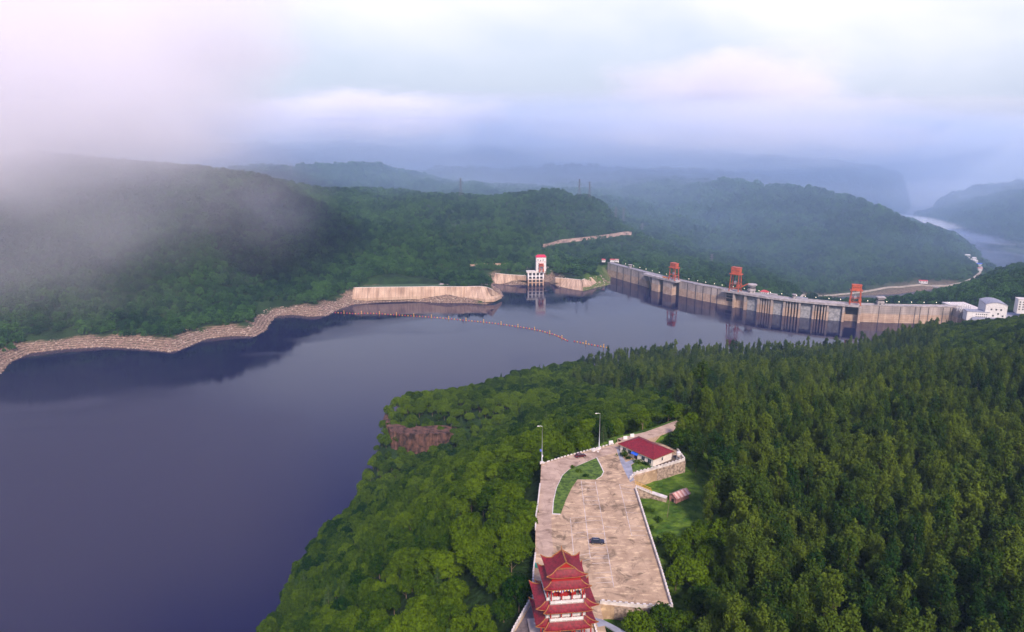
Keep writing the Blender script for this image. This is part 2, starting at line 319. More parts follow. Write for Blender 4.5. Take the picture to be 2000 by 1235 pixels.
gp_ = [at(px,py,0)[:2] for px,py in [(1140,568),(1192,556),(1195,548),(1180,535),(1150,548)]]; gr = np.maximum(gr, sstep(8, -2, poly_sd(GP, gp_))*.7)
a = ground.data.attributes.new('grassy', 'FLOAT', 'POINT'); a.data.foreach_set('value', gr.astype(np.float32))
# ------------------------------------------------------------------ water
def water_mat(name, c, rough):
    m = bpy.data.materials.new(name); m.use_nodes = True; t = m.node_tree; b = t.nodes['Principled BSDF']
    b.inputs['Base Color'].default_value = (*c,1); b.inputs['Roughness'].default_value = rough; b.inputs['IOR'].default_value = 1.33
    tc = N(t,'ShaderNodeTexCoord'); n = N(t,'ShaderNodeTexNoise'); n.inputs['Scale'].default_value = .5; n.inputs['Detail'].default_value = 3
    mp = N(t,'ShaderNodeMapping'); mp.inputs['Scale'].default_value = (.6,1,1); t.links.new(tc.outputs['Object'], mp.inputs[0]); t.links.new(mp.outputs[0], n.inputs['Vector'])
    # broad cat's-paws: patches where the breeze roughens the water
    n2 = N(t,'ShaderNodeTexNoise'); n2.inputs['Scale'].default_value = .009; n2.inputs['Detail'].default_value = 5; n2.inputs['Distortion'].default_value = 1.2; t.links.new(mp.outputs[0], n2.inputs['Vector'])
    mr = N(t,'ShaderNodeMapRange'); mr.inputs['From Min'].default_value = .45; mr.inputs['From Max'].default_value = .7; mr.inputs['To Min'].default_value = rough; mr.inputs['To Max'].default_value = rough+.17
    t.links.new(n2.outputs['Fac'], mr.inputs['Value']); t.links.new(mr.outputs[0], b.inputs['Roughness'])
    bp = N(t,'ShaderNodeBump'); bp.inputs['Strength'].default_value = .35; bp.inputs['Distance'].default_value = .06
    t.links.new(n.outputs['Fac'], bp.inputs['Height']); t.links.new(bp.outputs[0], b.inputs['Normal']); return m
MW = water_mat('water', (.004,.003,.032), .03)
def water(name, mask, z, m):
    sel = Q[mask[Q].any(1)]; used = np.unique(sel); re = np.zeros(len(GP), int); re[used] = np.arange(len(used))
    VV = np.stack([GP[used,0], GP[used,1], np.full(len(used), z)], 1); o = sheet(name, VV, re[sel], m); tag(o, kind='structure'); return o
water('lake', GD < 7, 0.0, MW)
water('river', (drg < 25) & (GP[:,1] > 1380) & (GD > 30), -95.0, water_mat('river_water', (.05,.06,.09), .1))
# ------------------------------------------------------------------ haze and fog banks
def vol(name, dens_fn, color, aniso=0.0):
    m = bpy.data.materials.new(name); m.use_nodes = True; t = m.node_tree; t.nodes.clear()
    o = N(t,'ShaderNodeOutputMaterial'); v = N(t,'ShaderNodeVolumePrincipled'); v.inputs['Color'].default_value = (*color,1); v.inputs['Anisotropy'].default_value = aniso
    t.links.new(v.outputs[0], o.inputs['Volume']); dens_fn(t, v); return m
hm = MB(); hm.box(-9000, 10000, -900, 12500, -110, 345)
HD = 0.00007
mh = vol('haze', lambda t, v: v.inputs['Density'].__setattr__('default_value', HD), (.48,.70,1.0))
haze = hm.build('haze', mh); tag(haze, kind='stuff')
def fog(name, loc, size, dens, color, label, nscale=2.2, thr=.5, seed=0, kind='stuff', power=1.0):
    """a soft bank: lumpy ellipsoid mesh, density fading to its edge, broken up by noise"""
    bm = bmesh.new(); bmesh.ops.create_icosphere(bm, subdivisions=3, radius=1.0)
    me = bpy.data.meshes.new(name); bm.to_mesh(me); bm.free(); o = bpy.data.objects.new(name, me); col.objects.link(o)
    o.location = loc; o.scale = size
    def dn(t, v):
        tc = N(t,'ShaderNodeTexCoord'); ln = N(t,'ShaderNodeVectorMath', operation='LENGTH'); t.links.new(tc.outputs['Object'], ln.inputs[0])
        mp = N(t,'ShaderNodeMapping'); mp.inputs['Location'].default_value = (seed*3.1, seed, 0); mp.inputs['Scale'].default_value = (1,1,.8); t.links.new(tc.outputs['Object'], mp.inputs[0])
        n = N(t,'ShaderNodeTexNoise'); n.inputs['Scale'].default_value = nscale; n.inputs['Detail'].default_value = 4.5; n.inputs['Roughness'].default_value = .6; t.links.new(mp.outputs[0], n.inputs['Vector'])
        # density = dens * smooth( noise*1.1 + (1 - r) - thr )
        s = N(t,'ShaderNodeMath', operation='MULTIPLY_ADD'); s.inputs[1].default_value = 1.8; t.links.new(n.outputs['Fac'], s.inputs[0])
        r1 = N(t,'ShaderNodeMath', operation='SUBTRACT'); r1.inputs[0].default_value = .125-thr; t.links.new(ln.outputs['Value'], r1.inputs[1]); t.links.new(r1.outputs[0], s.inputs[2])
        mr = N(t,'ShaderNodeMapRange'); mr.inputs['From Min'].default_value = -.05; mr.inputs['From Max'].default_value = .55; mr.interpolation_type = 'SMOOTHSTEP'; mr.inputs['To Max'].default_value = dens; t.links.new(s.outputs[0], mr.inputs['Value'])
        e = N(t,'ShaderNodeMapRange'); e.inputs['From Min'].default_value = 1.0; e.inputs['From Max'].default_value = .8; t.links.new(ln.outputs['Value'], e.inputs['Value'])
        mm = N(t,'ShaderNodeMath', operation='MULTIPLY'); t.links.new(mr.outputs[0], mm.inputs[0]); t.links.new(e.outputs[0], mm.inputs[1]); t.links.new(mm.outputs[0], v.inputs['Density'])
    me.materials.append(vol(name, dn, color, 0)); tag(o, label, None, None, kind); return o
fog('fog_bank', (-1000,1250,420), (800,900,310), .0048, (1.0,.985,.99), None, 1.6, .18, 1)
fog('fog_bank', (1350,4400,500), (1200,1100,350), .0036, (.99,.99,1.0), None, 2.1, .36, 5)
fog('fog_bank', (-650,3400,340), (850,650,170), .0055, (.99,.99,1.0), None, 2.6, .22, 8)
fog('fog_bank', (900,3000,300), (1100,500,170), .0024, (.97,.98,1.0), None, 2.6, .15, 4)
fog('river_mist', (2700,4450,-85), (1150,900,95), .02, (1,1,1), None, 1.5, .1, 2)
fog('river_mist', (1580,2900,-92), (300,760,48), .02, (1,1,1), None, 1.5, .15, 3)


fog('fog_bank', (800,7600,330), (9500,2000,470), .0007, (.95,.97,1.0), None, 4.0, .25, 11)

fog('far_mist', (300,5200,120), (7500,3100,330), .0006, (.92,.96,1.0), None, 3.0, -.1, 21)

fog('mist', (200,3650,60), (3600,2500,420), .00052, (.50,.72,1.0), None, 3.0, -.1, 31)
fog('fog_bank', (-760,1120,190), (560,480,280), .0012, (1.0,.99,1.0), None, 2.0, .15, 41)
# ------------------------------------------------------------------ trees
def leaf_mat(name, ca, cb, rough=.75):
    m = bpy.data.materials.new(name); m.use_nodes = True; t = m.node_tree; b = t.nodes['Principled BSDF']; b.inputs['Roughness'].default_value = rough; b.inputs['Specular IOR Level'].default_value = .03
    oi = N(t,'ShaderNodeObjectInfo'); tc = N(t,'ShaderNodeTexCoord'); n = N(t,'ShaderNodeTexNoise'); n.inputs['Scale'].default_value = .9; n.inputs['Detail'].default_value = 2; t.links.new(tc.outputs['Object'], n.inputs['Vector'])
    a = N(t,'ShaderNodeMath', operation='MULTIPLY_ADD'); a.inputs[1].default_value = .75; t.links.new(oi.outputs['Random'], a.inputs[0])
    s = N(t,'ShaderNodeMath', operation='MULTIPLY_ADD'); s.inputs[1].default_value = 1.3; s.inputs[2].default_value = -.52; t.links.new(n.outputs['Fac'], s.inputs[0]); t.links.new(s.outputs[0], a.inputs[2])
    vm = N(t,'ShaderNodeVectorMath', operation='SCALE'); vm.inputs['Scale'].default_value = .011; t.links.new(oi.outputs['Location'], vm.inputs[0]); n4 = N(t,'ShaderNodeTexNoise'); n4.inputs['Scale'].default_value = 1; n4.inputs['Detail'].default_value = 3; t.links.new(vm.outputs[0], n4.inputs['Vector'])
    a4 = N(t,'ShaderNodeMath', operation='MULTIPLY_ADD'); a4.inputs[1].default_value = 1.6; t.links.new(n4.outputs['Fac'], a4.inputs[0]); a5 = N(t,'ShaderNodeMath', operation='SUBTRACT'); a5.inputs[1].default_value = .85; t.links.new(a.outputs[0], a5.inputs[0]); t.links.new(a5.outputs[0], a4.inputs[2]); a = a4
    mx = N(t,'ShaderNodeMix', data_type='RGBA'); mx.clamp_factor = True; t.links.new(a.outputs[0], mx.inputs[0]); mx.inputs[6].default_value = (*ca,1); mx.inputs[7].default_value = (*cb,1)
    t.links.new(mx.outputs[2], b.inputs['Base Color']); return m
M_BROAD = leaf_mat('broad_leaves', (.003,.022,.002), (.072,.122,.004))  # wide tone spread paints lit tops and dark gaps into the leaves
M_POP = leaf_mat('poplar_leaves', (.009,.032,.006), (.088,.128,.012))
M_CON = leaf_mat('conifer_needles', (.018,.05,.014), (.05,.085,.02))
M_FAR = leaf_mat('far_leaves', (.004,.026,.010), (.050,.120,.024))
M_BARK = mat('bark', (.16,.12,.085), .9, .3, 2)
def leaves(centers, radii, per, size, r, squash=.8, up=.35):
    """leaf clumps: quads lying on the surface of each clump"""
    V = []; n = 0
    for c, R in zip(centers, radii):
        k = max(6, int(per*(R**2)))
        d = r.normal(size=(k,3)); d[:,2] += up; d /= np.linalg.norm(d,axis=1)[:,None]
        p = np.array(c)+d*R*r.uniform(.65,1.08,(k,1))*np.array([1,1,squash])
        nn = d+r.normal(size=(k,3))*.45; nn /= np.linalg.norm(nn,axis=1)[:,None]
        a = np.cross(nn, r.normal(size=(k,3))); a /= np.linalg.norm(a,axis=1)[:,None]; b = np.cross(nn,a)
        s = size*r.uniform(.6,1.25,(k,1))
        V.append(np.stack([p-a*s*.55-b*s*.2, p+b*s*-.6, p+a*s*.55+b*s*.1, p+b*s*.6],1).reshape(-1,3)); n += k
    V = np.concatenate(V); F = np.arange(len(V)).reshape(-1,4); return V, F
def mesh_np(name, V, F, m):
    me = bpy.data.meshes.new(name); me.vertices.add(len(V)); me.vertices.foreach_set('co', V.ravel().astype(np.float32)); me.loops.add(F.size)
    me.loops.foreach_set('vertex_index', F.ravel().astype(np.int32)); me.polygons.add(len(F)); me.polygons.foreach_set('loop_start', np.arange(0,F.size,F.shape[1],dtype=np.int32)); me.update(calc_edges=True); me.materials.append(m); return me
def crown_broad(seed, R=5.2, Hh=8.5, base=3.0, size=.5, per=50, nc=34, m=None):
    r = np.random.default_rng(seed); cs = []; rs = []
    for i in range(nc):
        a = i*2.4+r.uniform(-.4,.4); t = (i+.5)/nc; ph = math.acos(1-1.25*t)   # from the top downwards
        rr = R*r.uniform(.62,.86); cs.append((rr*math.sin(ph)*math.cos(a), rr*math.sin(ph)*math.sin(a), base+Hh*.42+Hh*.48*math.cos(ph)*r.uniform(.85,1.15))); rs.append(R*r.uniform(.22,.4))
    return leaves(cs, rs, per*(5.2/R)**2 if R > 5.2 else per, size, r)
def crown_tall(seed, R=2.5, Hh=20, base=4.5, size=.46, per=48, nc=42, lean=.3):
    r = np.random.default_rng(seed); cs = []; rs = []; k1 = r.uniform(0,6)
    for i in range(nc):
        t = (i+.5)/nc; z = base+(Hh-base)*t; prof = min(1,(1-t)*3.2+.22)*(.6+.4*min(1,t*4))*(1+.22*math.sin(t*9+k1))
        a = r.uniform(0,6.28); rr = R*prof*r.uniform(.1,.75); cs.append((rr*math.cos(a)+lean*t, rr*math.sin(a), z)); rs.append(max(.45,R*prof*r.uniform(.35,.58)))
    return leaves(cs, rs, per, size, r, 1.15, .3)
def crown_cone(seed, R=3, Hh=14, size=.5):
    r = np.random.default_rng(seed); cs = []; rs = []
    for i in range(60):
        t = (i/60)**1.15; a = i*2.4; rr = R*(1-t)*.8; cs.append((rr*math.cos(a), rr*math.sin(a), 1.5+(Hh-1.5)*t)); rs.append(.35+.9*(1-t))
    return leaves(cs, rs, 26, size, r, .6, .3)
def trunk(seed, Hh, r0, limbs, crown_r):
    r = random.Random(seed); m = MB(); m.tube([(0,0,-1.2),(0,0,0),(.1,.05,Hh*.4),(.15,0,Hh*.85)], [r0*1.25,r0,r0*.65,r0*.15], 7)
    for i in range(limbs):
        z = Hh*(.25+.5*i/limbs); a = r.uniform(0,6.28); L = crown_r*r.uniform(.5,.8)
        m.tube([(.05,0,z),(L*.5*math.cos(a),L*.5*math.sin(a),z+L*.5),(L*math.cos(a),L*math.sin(a),z+L)], [r0*.4,r0*.25,r0*.08], 5, cap=False)
    me = bpy.data.meshes.new('trunk'); me.from_pydata(m.v, [], m.f); me.materials.append(M_BARK); return me
KIND = {}
KIND['broad'] = [(mesh_np('broad_crown', *crown_broad(10+i, R=[4.2,5,3.7,4.6,3.3][i], Hh=[7.5,8.5,7,7,6.5][i]), M_BROAD), trunk(i, 8, .2, 5, 3.5)) for i in range(5)]
KIND['tall'] = [(mesh_np('tall_crown', *crown_tall(30+i, R=[2.5,3.0,2.2,3.4,2.7,3.1][i], Hh=[22,24,19,21,26,17][i], base=[5,4,6,3.5,7,3][i]), M_POP), trunk(20+i, [21,23,18,20,25,16][i], .17, 6, 1.6)) for i in range(6)]
KIND['cone'] = [(mesh_np('cone_crown', *crown_cone(50+i), M_CON), trunk(40+i, 13, .17, 0, 1)) for i in range(2)]
KIND['far'] = [(mesh_np('far_crown', *crown_broad(60+i, R=[6.4,7.4,5.4,7][i], Hh=[12,13,14,10][i], base=-.5, size=1.8, per=4.2, nc=20), M_FAR), None) for i in range(4)]
def pool(name, kinds):
    c = bpy.data.collections.new(name)
    for k in kinds:
        for i, (cr, tr) in enumerate(KIND[k]):
            # one mesh per species pattern: crown with its trunk joined
            if tr is None: me = cr
            else:
                bm = bmesh.new(); bm.from_mesh(cr); n0 = len(bm.faces); bm.from_mesh(tr); bm.faces.ensure_lookup_table()
                for f in bm.faces[n0:]: f.material_index = 1
                me = bpy.data.meshes.new('tree_pattern'); bm.to_mesh(me); bm.free(); me.materials.append(cr.materials[0]); me.materials.append(M_BARK)
            o = bpy.data.objects.new(f'{k}_{i:02d}', me); c.objects.link(o)
    return c
def scatter(name, coll, nvar, pts, scl, idx, label):
    me = bpy.data.meshes.new(name); me.vertices.add(len(pts)); me.vertices.foreach_set('co', np.asarray(pts,np.float32).ravel())
    for nm, ty, va in (('scl','FLOAT',scl),('idx','INT',idx),('rot','FLOAT',rng.uniform(0,6.28,len(pts)))):
        at2 = me.attributes.new(nm, ty, 'POINT'); at2.data.foreach_set('value', np.asarray(va, np.float32 if ty=='FLOAT' else np.int32))
    o = bpy.data.objects.new(name, me); col.objects.link(o); tag(o, label, None, None, 'stuff')
    g = bpy.data.node_groups.new(name, 'GeometryNodeTree'); g.interface.new_socket('Geometry', in_out='INPUT', socket_type='NodeSocketGeometry'); g.interface.new_socket('Geometry', in_out='OUTPUT', socket_type='NodeSocketGeometry')
    i_ = N(g,'NodeGroupInput'); o_ = N(g,'NodeGroupOutput'); ip = N(g,'GeometryNodeInstanceOnPoints'); ci = N(g,'GeometryNodeCollectionInfo')
    ci.inputs['Collection'].default_value = coll; ci.inputs['Separate Children'].default_value = True; ci.inputs['Reset Children'].default_value = True
    def attr(nm, ty): 
        n = N(g,'GeometryNodeInputNamedAttribute', data_type=ty); n.inputs['Name'].default_value = nm; return n.outputs['Attribute']
    cx = N(g,'ShaderNodeCombineXYZ'); g.links.new(attr('rot','FLOAT'), cx.inputs[2])
    g.links.new(i_.outputs[0], ip.inputs['Points']); g.links.new(ci.outputs[0], ip.inputs['Instance']); ip.inputs['Pick Instance'].default_value = True
    g.links.new(attr('idx','INT'), ip.inputs['Instance Index']); g.links.new(cx.outputs[0], ip.inputs['Rotation']); g.links.new(attr('scl','FLOAT'), ip.inputs['Scale'])
    g.links.new(ip.outputs[0], o_.inputs[0]); md = o.modifiers.new('scatter', 'NODES'); md.node_group = g; return o
def jgrid(x0, x1, y0, y1, s, j=.42):
    xs = np.arange(x0, x1, s); ys = np.arange(y0, y1, s*.9); X, Y = np.meshgrid(xs, ys); X = X+(np.arange(len(ys))%2)[:,None]*s*.5
    P = np.stack([X.ravel(), Y.ravel()], 1); return P+rng.uniform(-j, j, P.shape)*s
def proj(P, Z):
    x = P[:,0]; y = P[:,1]; z = Z-CH; f = y*CP-z*SP; u = y*SP+z*CP; f = np.maximum(f, 1)
    return 1000+FPX*x/f, 617.5-FPX*u/f, f
KEEP = []      # (polygon, margin): no trees here
KEEPL = []     # (polyline, halfwidth)
# ------------------------------------------------------------------ materials
M_RED = mat('red_tile', (.155,.007,.014), .6, .35, 1.5, spec=.4)
M_HIP = mat('ochre_ridge', (.30,.13,.04), .6, .3, 3)
M_WHITE = mat('white_paint', (.62,.60,.57), .6, .12, .8)
M_STUCCO = mat('cream_wall', (.66,.60,.52), .8, .12, .6)
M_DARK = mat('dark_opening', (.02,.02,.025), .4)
M_GLASS = mat('window_glass', (.02,.03,.045), .1, spec=.7)
M_COLRED = mat('red_lacquer', (.33,.02,.02), .45)
M_BLUEP = mat('painted_blue', (.03,.07,.30), .5)
M_YELP = mat('painted_yellow', (.62,.36,.06), .5)
M_STONE = mat('wall_stone', (.30,.23,.18), .9, .5, 1.1, bump=.3)
M_CAP = mat('pale_coping', (.55,.51,.47), .8, .2, .7)
M_CONC = mat('concrete', (.36,.31,.27), .85, .25, .25)
M_GREY = mat('grey_paving', (.25,.26,.30), .8, .2, .4)
M_STEEL = mat('galvanised_steel', (.45,.47,.50), .4, metal=.6)
M_BLUE = mat('blue_canvas', (.02,.10,.55), .5)
M_GRASS = mat('grass', (.045,.105,.012), .9, .5, .7, c2=(.10,.17,.02), bump=.15)
M_PINK = mat('pink_tile', (.42,.20,.17), .8, .3, 2)
def cov(nt, name): return None
# lot concrete: pinkish beige slabs, worn pale tracks, grey-brown damp stains
def lot_material(name, ca, cb, stain, worn):
    m = bpy.data.materials.new(name); m.use_nodes = True; t = m.node_tree; b = t.nodes['Principled BSDF']; b.inputs['Roughness'].default_value = .85; b.inputs['Specular IOR Level'].default_value = .2
    tc = N(t,'ShaderNodeTexCoord'); base, n1 = ramp_noise(t, tc, .25, ca, cb, 6, .35, .65)
    mp = N(t,'ShaderNodeMapping'); mp.inputs['Rotation'].default_value = (0,0,.14); mp.inputs['Scale'].default_value = (.55,1.15,1); t.links.new(tc.outputs['Object'], mp.inputs[0])
    n2 = N(t,'ShaderNodeTexNoise'); n2.inputs['Scale'].default_value = .5; n2.inputs['Detail'].default_value = 6; n2.inputs['Roughness'].default_value = .65; t.links.new(mp.outputs[0], n2.inputs['Vector'])
    mr = N(t,'ShaderNodeMapRange'); mr.inputs['From Min'].default_value = .52; mr.inputs['From Max'].default_value = .68; t.links.new(n2.outputs['Fac'], mr.inputs['Value'])
    x1 = N(t,'ShaderNodeMix', data_type='RGBA'); t.links.new(mr.outputs[0], x1.inputs[0]); t.links.new(base.outputs[2], x1.inputs[6]); x1.inputs[7].default_value = (*worn,1)
    n3 = N(t,'ShaderNodeTexNoise'); n3.inputs['Scale'].default_value = .16; n3.inputs['Detail'].default_value = 8; n3.inputs['Roughness'].default_value = .7; n3.inputs['Distortion'].default_value = 1; t.links.new(tc.outputs['Object'], n3.inputs['Vector'])
    mr3 = N(t,'ShaderNodeMapRange'); mr3.inputs['From Min'].default_value = .52; mr3.inputs['From Max'].default_value = .63; mr3.inputs['To Max'].default_value = .75; t.links.new(n3.outputs['Fac'], mr3.inputs['Value'])
    x2 = N(t,'ShaderNodeMix', data_type='RGBA'); t.links.new(mr3.outputs[0], x2.inputs[0]); t.links.new(x1.outputs[2], x2.inputs[6]); x2.inputs[7].default_value = (*stain,1)
    # expansion joints
    br = N(t,'ShaderNodeTexBrick'); br.inputs['Scale'].default_value = 1; br.inputs['Brick Width'].default_value = 5; br.inputs['Row Height'].default_value = 5; br.inputs['Mortar Size'].default_value = .06; br.offset = 0
    br.inputs['Color1'].default_value = (1,1,1,1); br.inputs['Color2'].default_value = (.86,.86,.86,1); br.inputs['Mortar'].default_value = (.45,.42,.4,1)
    mq = N(t,'ShaderNodeMapping'); mq.inputs['Rotation'].default_value = (0,0,-.10); t.links.new(tc.outputs['Object'], mq.inputs[0]); t.links.new(mq.outputs[0], br.inputs['Vector'])
    x3 = N(t,'ShaderNodeMix', data_type='RGBA', blend_type='MULTIPLY'); x3.inputs[0].default_value = .4; t.links.new(x2.outputs[2], x3.inputs[6]); t.links.new(br.outputs['Color'], x3.inputs[7])
    t.links.new(x3.outputs[2], b.inputs['Base Color']); return m
M_LOT = lot_material('lot_concrete', (.33,.23,.145), (.47,.34,.22), (.11,.08,.05), (.66,.49,.30))
M_ROAD = lot_material('road_concrete', (.34,.245,.18), (.45,.335,.25), (.19,.13,.09), (.52,.39,.28))
M_LINE = mat('line_paint', (.34,.30,.27), .7, 0, .35, c2=(.62,.58,.55))
Z0 = LOTZ
L2 = lambda pts, z=Z0: [at(px,py,z)[:2] for px,py in pts]
def flat(name, pts, z, m, kind='structure', dz=.35):
    b = MB(); b.prism(pts, z-dz, z); o = b.build(name, m); tag(o, kind=kind); return o
flat('car_park', LOTPOLY, Z0, M_LOT, dz=5.5)
ROADP = [(1061,1100),(1049,1070),(1047,1035),(1050,1000),(1056,950),(1058,912),(1070,903),(1100,895),(1150,883),(1200,870),(1206,874),(1207,884),(1172,893),(1140,904),(1111,915),(1098,928),(1086,952),(1080,980),(1077,1006),(1078,1050),(1084,1100)]
flat('access_road', L2(ROADP), Z0+.03, M_ROAD)
ISL = [(1111,917),(1140,905),(1166,894),(1172,905),(1180,922),(1176,930),(1165,937),(1128,937),(1116,954),(1104,979),(1094,1006),(1078,1005),(1080,980),(1086,954),(1098,929)]
isl = L2(ISL)
b = MB(); b.prism(isl, Z0-.1, Z0+.13); o = b.build('kerb', M_CAP); tag(o, kind='structure')
ic = np.mean(isl, 0); flat('grass_island', [((x-ic[0])*.965+ic[0], (y-ic[1])*.975+ic[1]) for x,y in isl], Z0+.17, M_GRASS, 'stuff', .1)
ROADN2 = [(x,y) for x,y in ROADN]
def ribbon(name, pts, wd, m, lift=.5, zf=None, kind='structure', step=8):
    pts = [Vector((p[0],p[1])) for p in pts]; q = []
    for a, c in zip(pts[:-1], pts[1:]):
        k = max(1, int((c-a).length/step)); q += [a.lerp(c, i/k) for i in range(k)]
    q.append(pts[-1]); vs = []; ds = []
    for i, p in enumerate(q):
        d = (q[min(i+1,len(q)-1)]-q[max(i-1,0)]).normalized(); n = Vector((-d.y,d.x)); ds.append(n)
    PP = np.array([[*(p+n*wd/2)] for p,n in zip(q,ds)]+[[*(p-n*wd/2)] for p,n in zip(q,ds)]+[[*p] for p in q]); hh = height(PP); k = len(q)
    zz = [zf if zf is not None else max(hh[i],hh[i+k],hh[i+2*k])+lift for i in range(k)]
    for i in range(k):
        a = PP[i]; c = PP[i+k]; vs += [(a[0],a[1],zz[i]),(c[0],c[1],zz[i]),(a[0],a[1],zz[i]-lift-2),(c[0],c[1],zz[i]-lift-2)]
    fs = []
    for i in range(k-1):
        j = 4*i; fs += [(j,j+1,j+5,j+4),(j,j+4,j+6,j+2),(j+1,j+3,j+7,j+5)]
    o = link(name, vs, fs, m); tag(o, kind=kind); return q, zz
ribbon('exit_road', [(x,y) for x,y in ROADN], 6.5, M_ROAD, .3, Z0+.015)
KEEP += [(LOTPOLY, 3.2)]; KEEPL += [(ROADN, 7.0)]
# parking lines
lb = MB()
def stripe(p, q, w=.14):
    a = Vector(p[:2]); c = Vector(q[:2]); d = (c-a).normalized(); n = Vector((-d.y,d.x))*w/2
    lb.add([(*(a+n),Z0+.012),(*(a-n),Z0+.012),(*(c-n),Z0+.012),(*(c+n),Z0+.012)], [(0,1,2,3)])
def P2(px, py): return Vector(at(px,py,Z0)[:2])
l1 = (P2(1135,939), P2(1153,1090)); l2 = (P2(1163,941), P2(1199,1147)); l3 = (P2(1114,1012), P2(1122,1100)); l4 = (P2(1210,946), P2(1234,1046)); l5 = (P2(1238,957), P2(1264,1040)); l6=(P2(1128,1080),P2(1140,1140))
for l in (l1,l2,l3,l4): stripe(*l, .15)
def bays(la, lb_, n, sk=(), t0=0, t1=1):
    for i in range(n+1):
        if i in sk: continue
        t = t0+(t1-t0)*i/n; stripe(la[0].lerp(la[1],t), lb_[0].lerp(lb_[1],t), .12)
bays((l1[0],l1[1]), (l2[0],P2(1187,1088)), 18, (3,7,8,11,14,15), .02, 1)
bays((l3[0],l3[1]), (P2(1143,1010),P2(1153,1092)), 8, (2,5,6))
bays(l4, (P2(1236,950),P2(1262,1046)), 12, (3,5,6,8,9))
stripe(P2(1166,1149), P2(1199,1147)); stripe(P2(1160,1085), P2(1190,1086)); stripe(P2(1182,1029), P2(1205,1031))
bays((P2(1155,1092),P2(1166,1149)), (P2(1188,1090),P2(1199,1147)), 6, (2,))
o = lb.build('parking_lines', M_LINE); tag(o, kind='structure')
# ------------------------------------------------------------------ crenellated parapets
def crenel(m, pts, z, h=.9, th=.35, gap=1.5, mw=.85, mh=.38, mi=0, mi2=1, down=0):
    for a, c in zip(pts[:-1], pts[1:]):
        a = Vector(a[:2]); c = Vector(c[:2]); L = (c-a).length; d = (c-a)/L
        m.bar((*a, z+h/2-down/2), (*c, z+h/2-down/2), th, h+down, mi)
        k = int(L/gap)
        for i in range(k):
            p = a+d*(i+.5)*L/k; m.bar((*(p-d*mw/2), z+h+mh/2), (*(p+d*mw/2), z+h+mh/2), th+.12, mh, mi2)
def parapet(name, pts, label, z=Z0, face=None, **k):
    e = empty(name, (*pts[0], z), 0, label, 'wall'); off = Vector((pts[0][0], pts[0][1]))
    q = [Vector(p[:2])-off for p in pts]; m = MB(); crenel(m, q, 0, mi=0, mi2=0, **k); m.build('parapet', M_CAP, e)
    if face:
        f = MB()
        for a, c in zip(q[:-1], q[1:]):
            d = (c-a).normalized(); f.bar((*(a-d*.2), -face/2-.1), (*(c+d*.2), -face/2-.1), .8, face, 0)
        f.build('stone_face', M_STONE, e)
    return e
parapet('retaining_wall', [P2(1241,957),P2(1264,1030),P2(1290,1112),P2(1313,1190),P2(1240,1186),P2(1172,1179)], 'long stone retaining wall with pale crenellated parapet along the right and near edge of the car park', face=6.5)
parapet('retaining_wall', [P2(1230,938),P2(1241,927),P2(1290,914),P2(1337,900),P2(1322,880)], 'curved stone terrace wall with crenellated top below the red roofed house', face=6.0, gap=1.6)
parapet('low_wall', [P2(1055,948),P2(1051,985),P2(1047,1010),P2(1046,1036)], 'short white topped wall on the left verge of the access road', gap=1.1, mw=.8, h=.6)
parapet('low_wall', [P2(1046,1085),P2(1042,1120),P2(1040,1168),P2(1003,1234),P2(990,1262)], 'pale crenellated wall running behind the pagoda down to the lower left terrace', face=3.0, gap=1.2, mw=.75)
parapet('low_wall', [P2(1041,1172),P2(1047,1205),P2(1055,1262)], 'pale balustrade wall between the pagoda and the dark paved triangle', gap=1.2, mw=.7, h=.7)
parapet('low_wall', [P2(1158,1214),P2(1164,1235),P2(1170,1262)], 'short pale wall right of the pagoda foot', gap=1.2, mw=.7, h=.6)
flat('terrace_paving', L2([(1041,1176),(1005,1236),(998,1262),(1052,1262),(1046,1205)]), Z0+.03, mat('dark_paving', (.13,.105,.10), .9, .25, .7))
flat('side_path', L2([(1160,1206),(1178,1211),(1200,1222),(1225,1236),(1240,1250),(1230,1256),(1205,1236),(1182,1222),(1168,1225)]), Z0+.034, M_GREY)
KEEP += [(L2([(1150,1180),(1325,1180),(1335,1215),(1290,1245),(1230,1262),(1150,1262)], 158), 0)]
# kerb stones along the road's outer edge
k = MB(); pts = L2([(1058,907),(1075,901),(1100,893.5),(1150,880),(1200,867)])
for a, c in zip(pts[:-1], pts[1:]):
    a = Vector(a); c = Vector(c); L = (c-a).length; n_ = int(L/1.6)
    for i in range(n_):
        p = a.lerp(c, (i+.2)/n_); q = a.lerp(c, (i+.8)/n_); k.bar((*p,Z0+.25),(*q,Z0+.25),.3,.5)
tag(k.build('kerb_stones', M_CAP), 'row of small pale kerb blocks edging the bend of the access road', 'kerb')
for i, (px, py, lb_) in enumerate([(1193,867,'leftmost of three white concrete barrier blocks beside the road near the house'),(1221,858,'white concrete barrier block behind the back corner of the red roofed house'),(1234.5,853.5,'white barrier block farthest along the exit road behind the house roof')]):
    x, y, _ = at(px, py, Z0); m = MB(); m.add([(-.9,-.3,0),(.9,-.3,0),(.9,.3,0),(-.9,.3,0),(-.9,-.12,1.4),(.9,-.12,1.4),(.9,.12,1.4),(-.9,.12,1.4)], [(0,3,2,1),(4,5,6,7),(0,1,5,4),(1,2,6,5),(2,3,7,6),(3,0,4,7)])
    o = m.build('barrier_block', M_WHITE); o.location = (x,y,Z0-.3); o.rotation_euler.z = .25; o.scale = (1,1,1.2); tag(o, lb_, 'barrier', 'white barrier blocks')
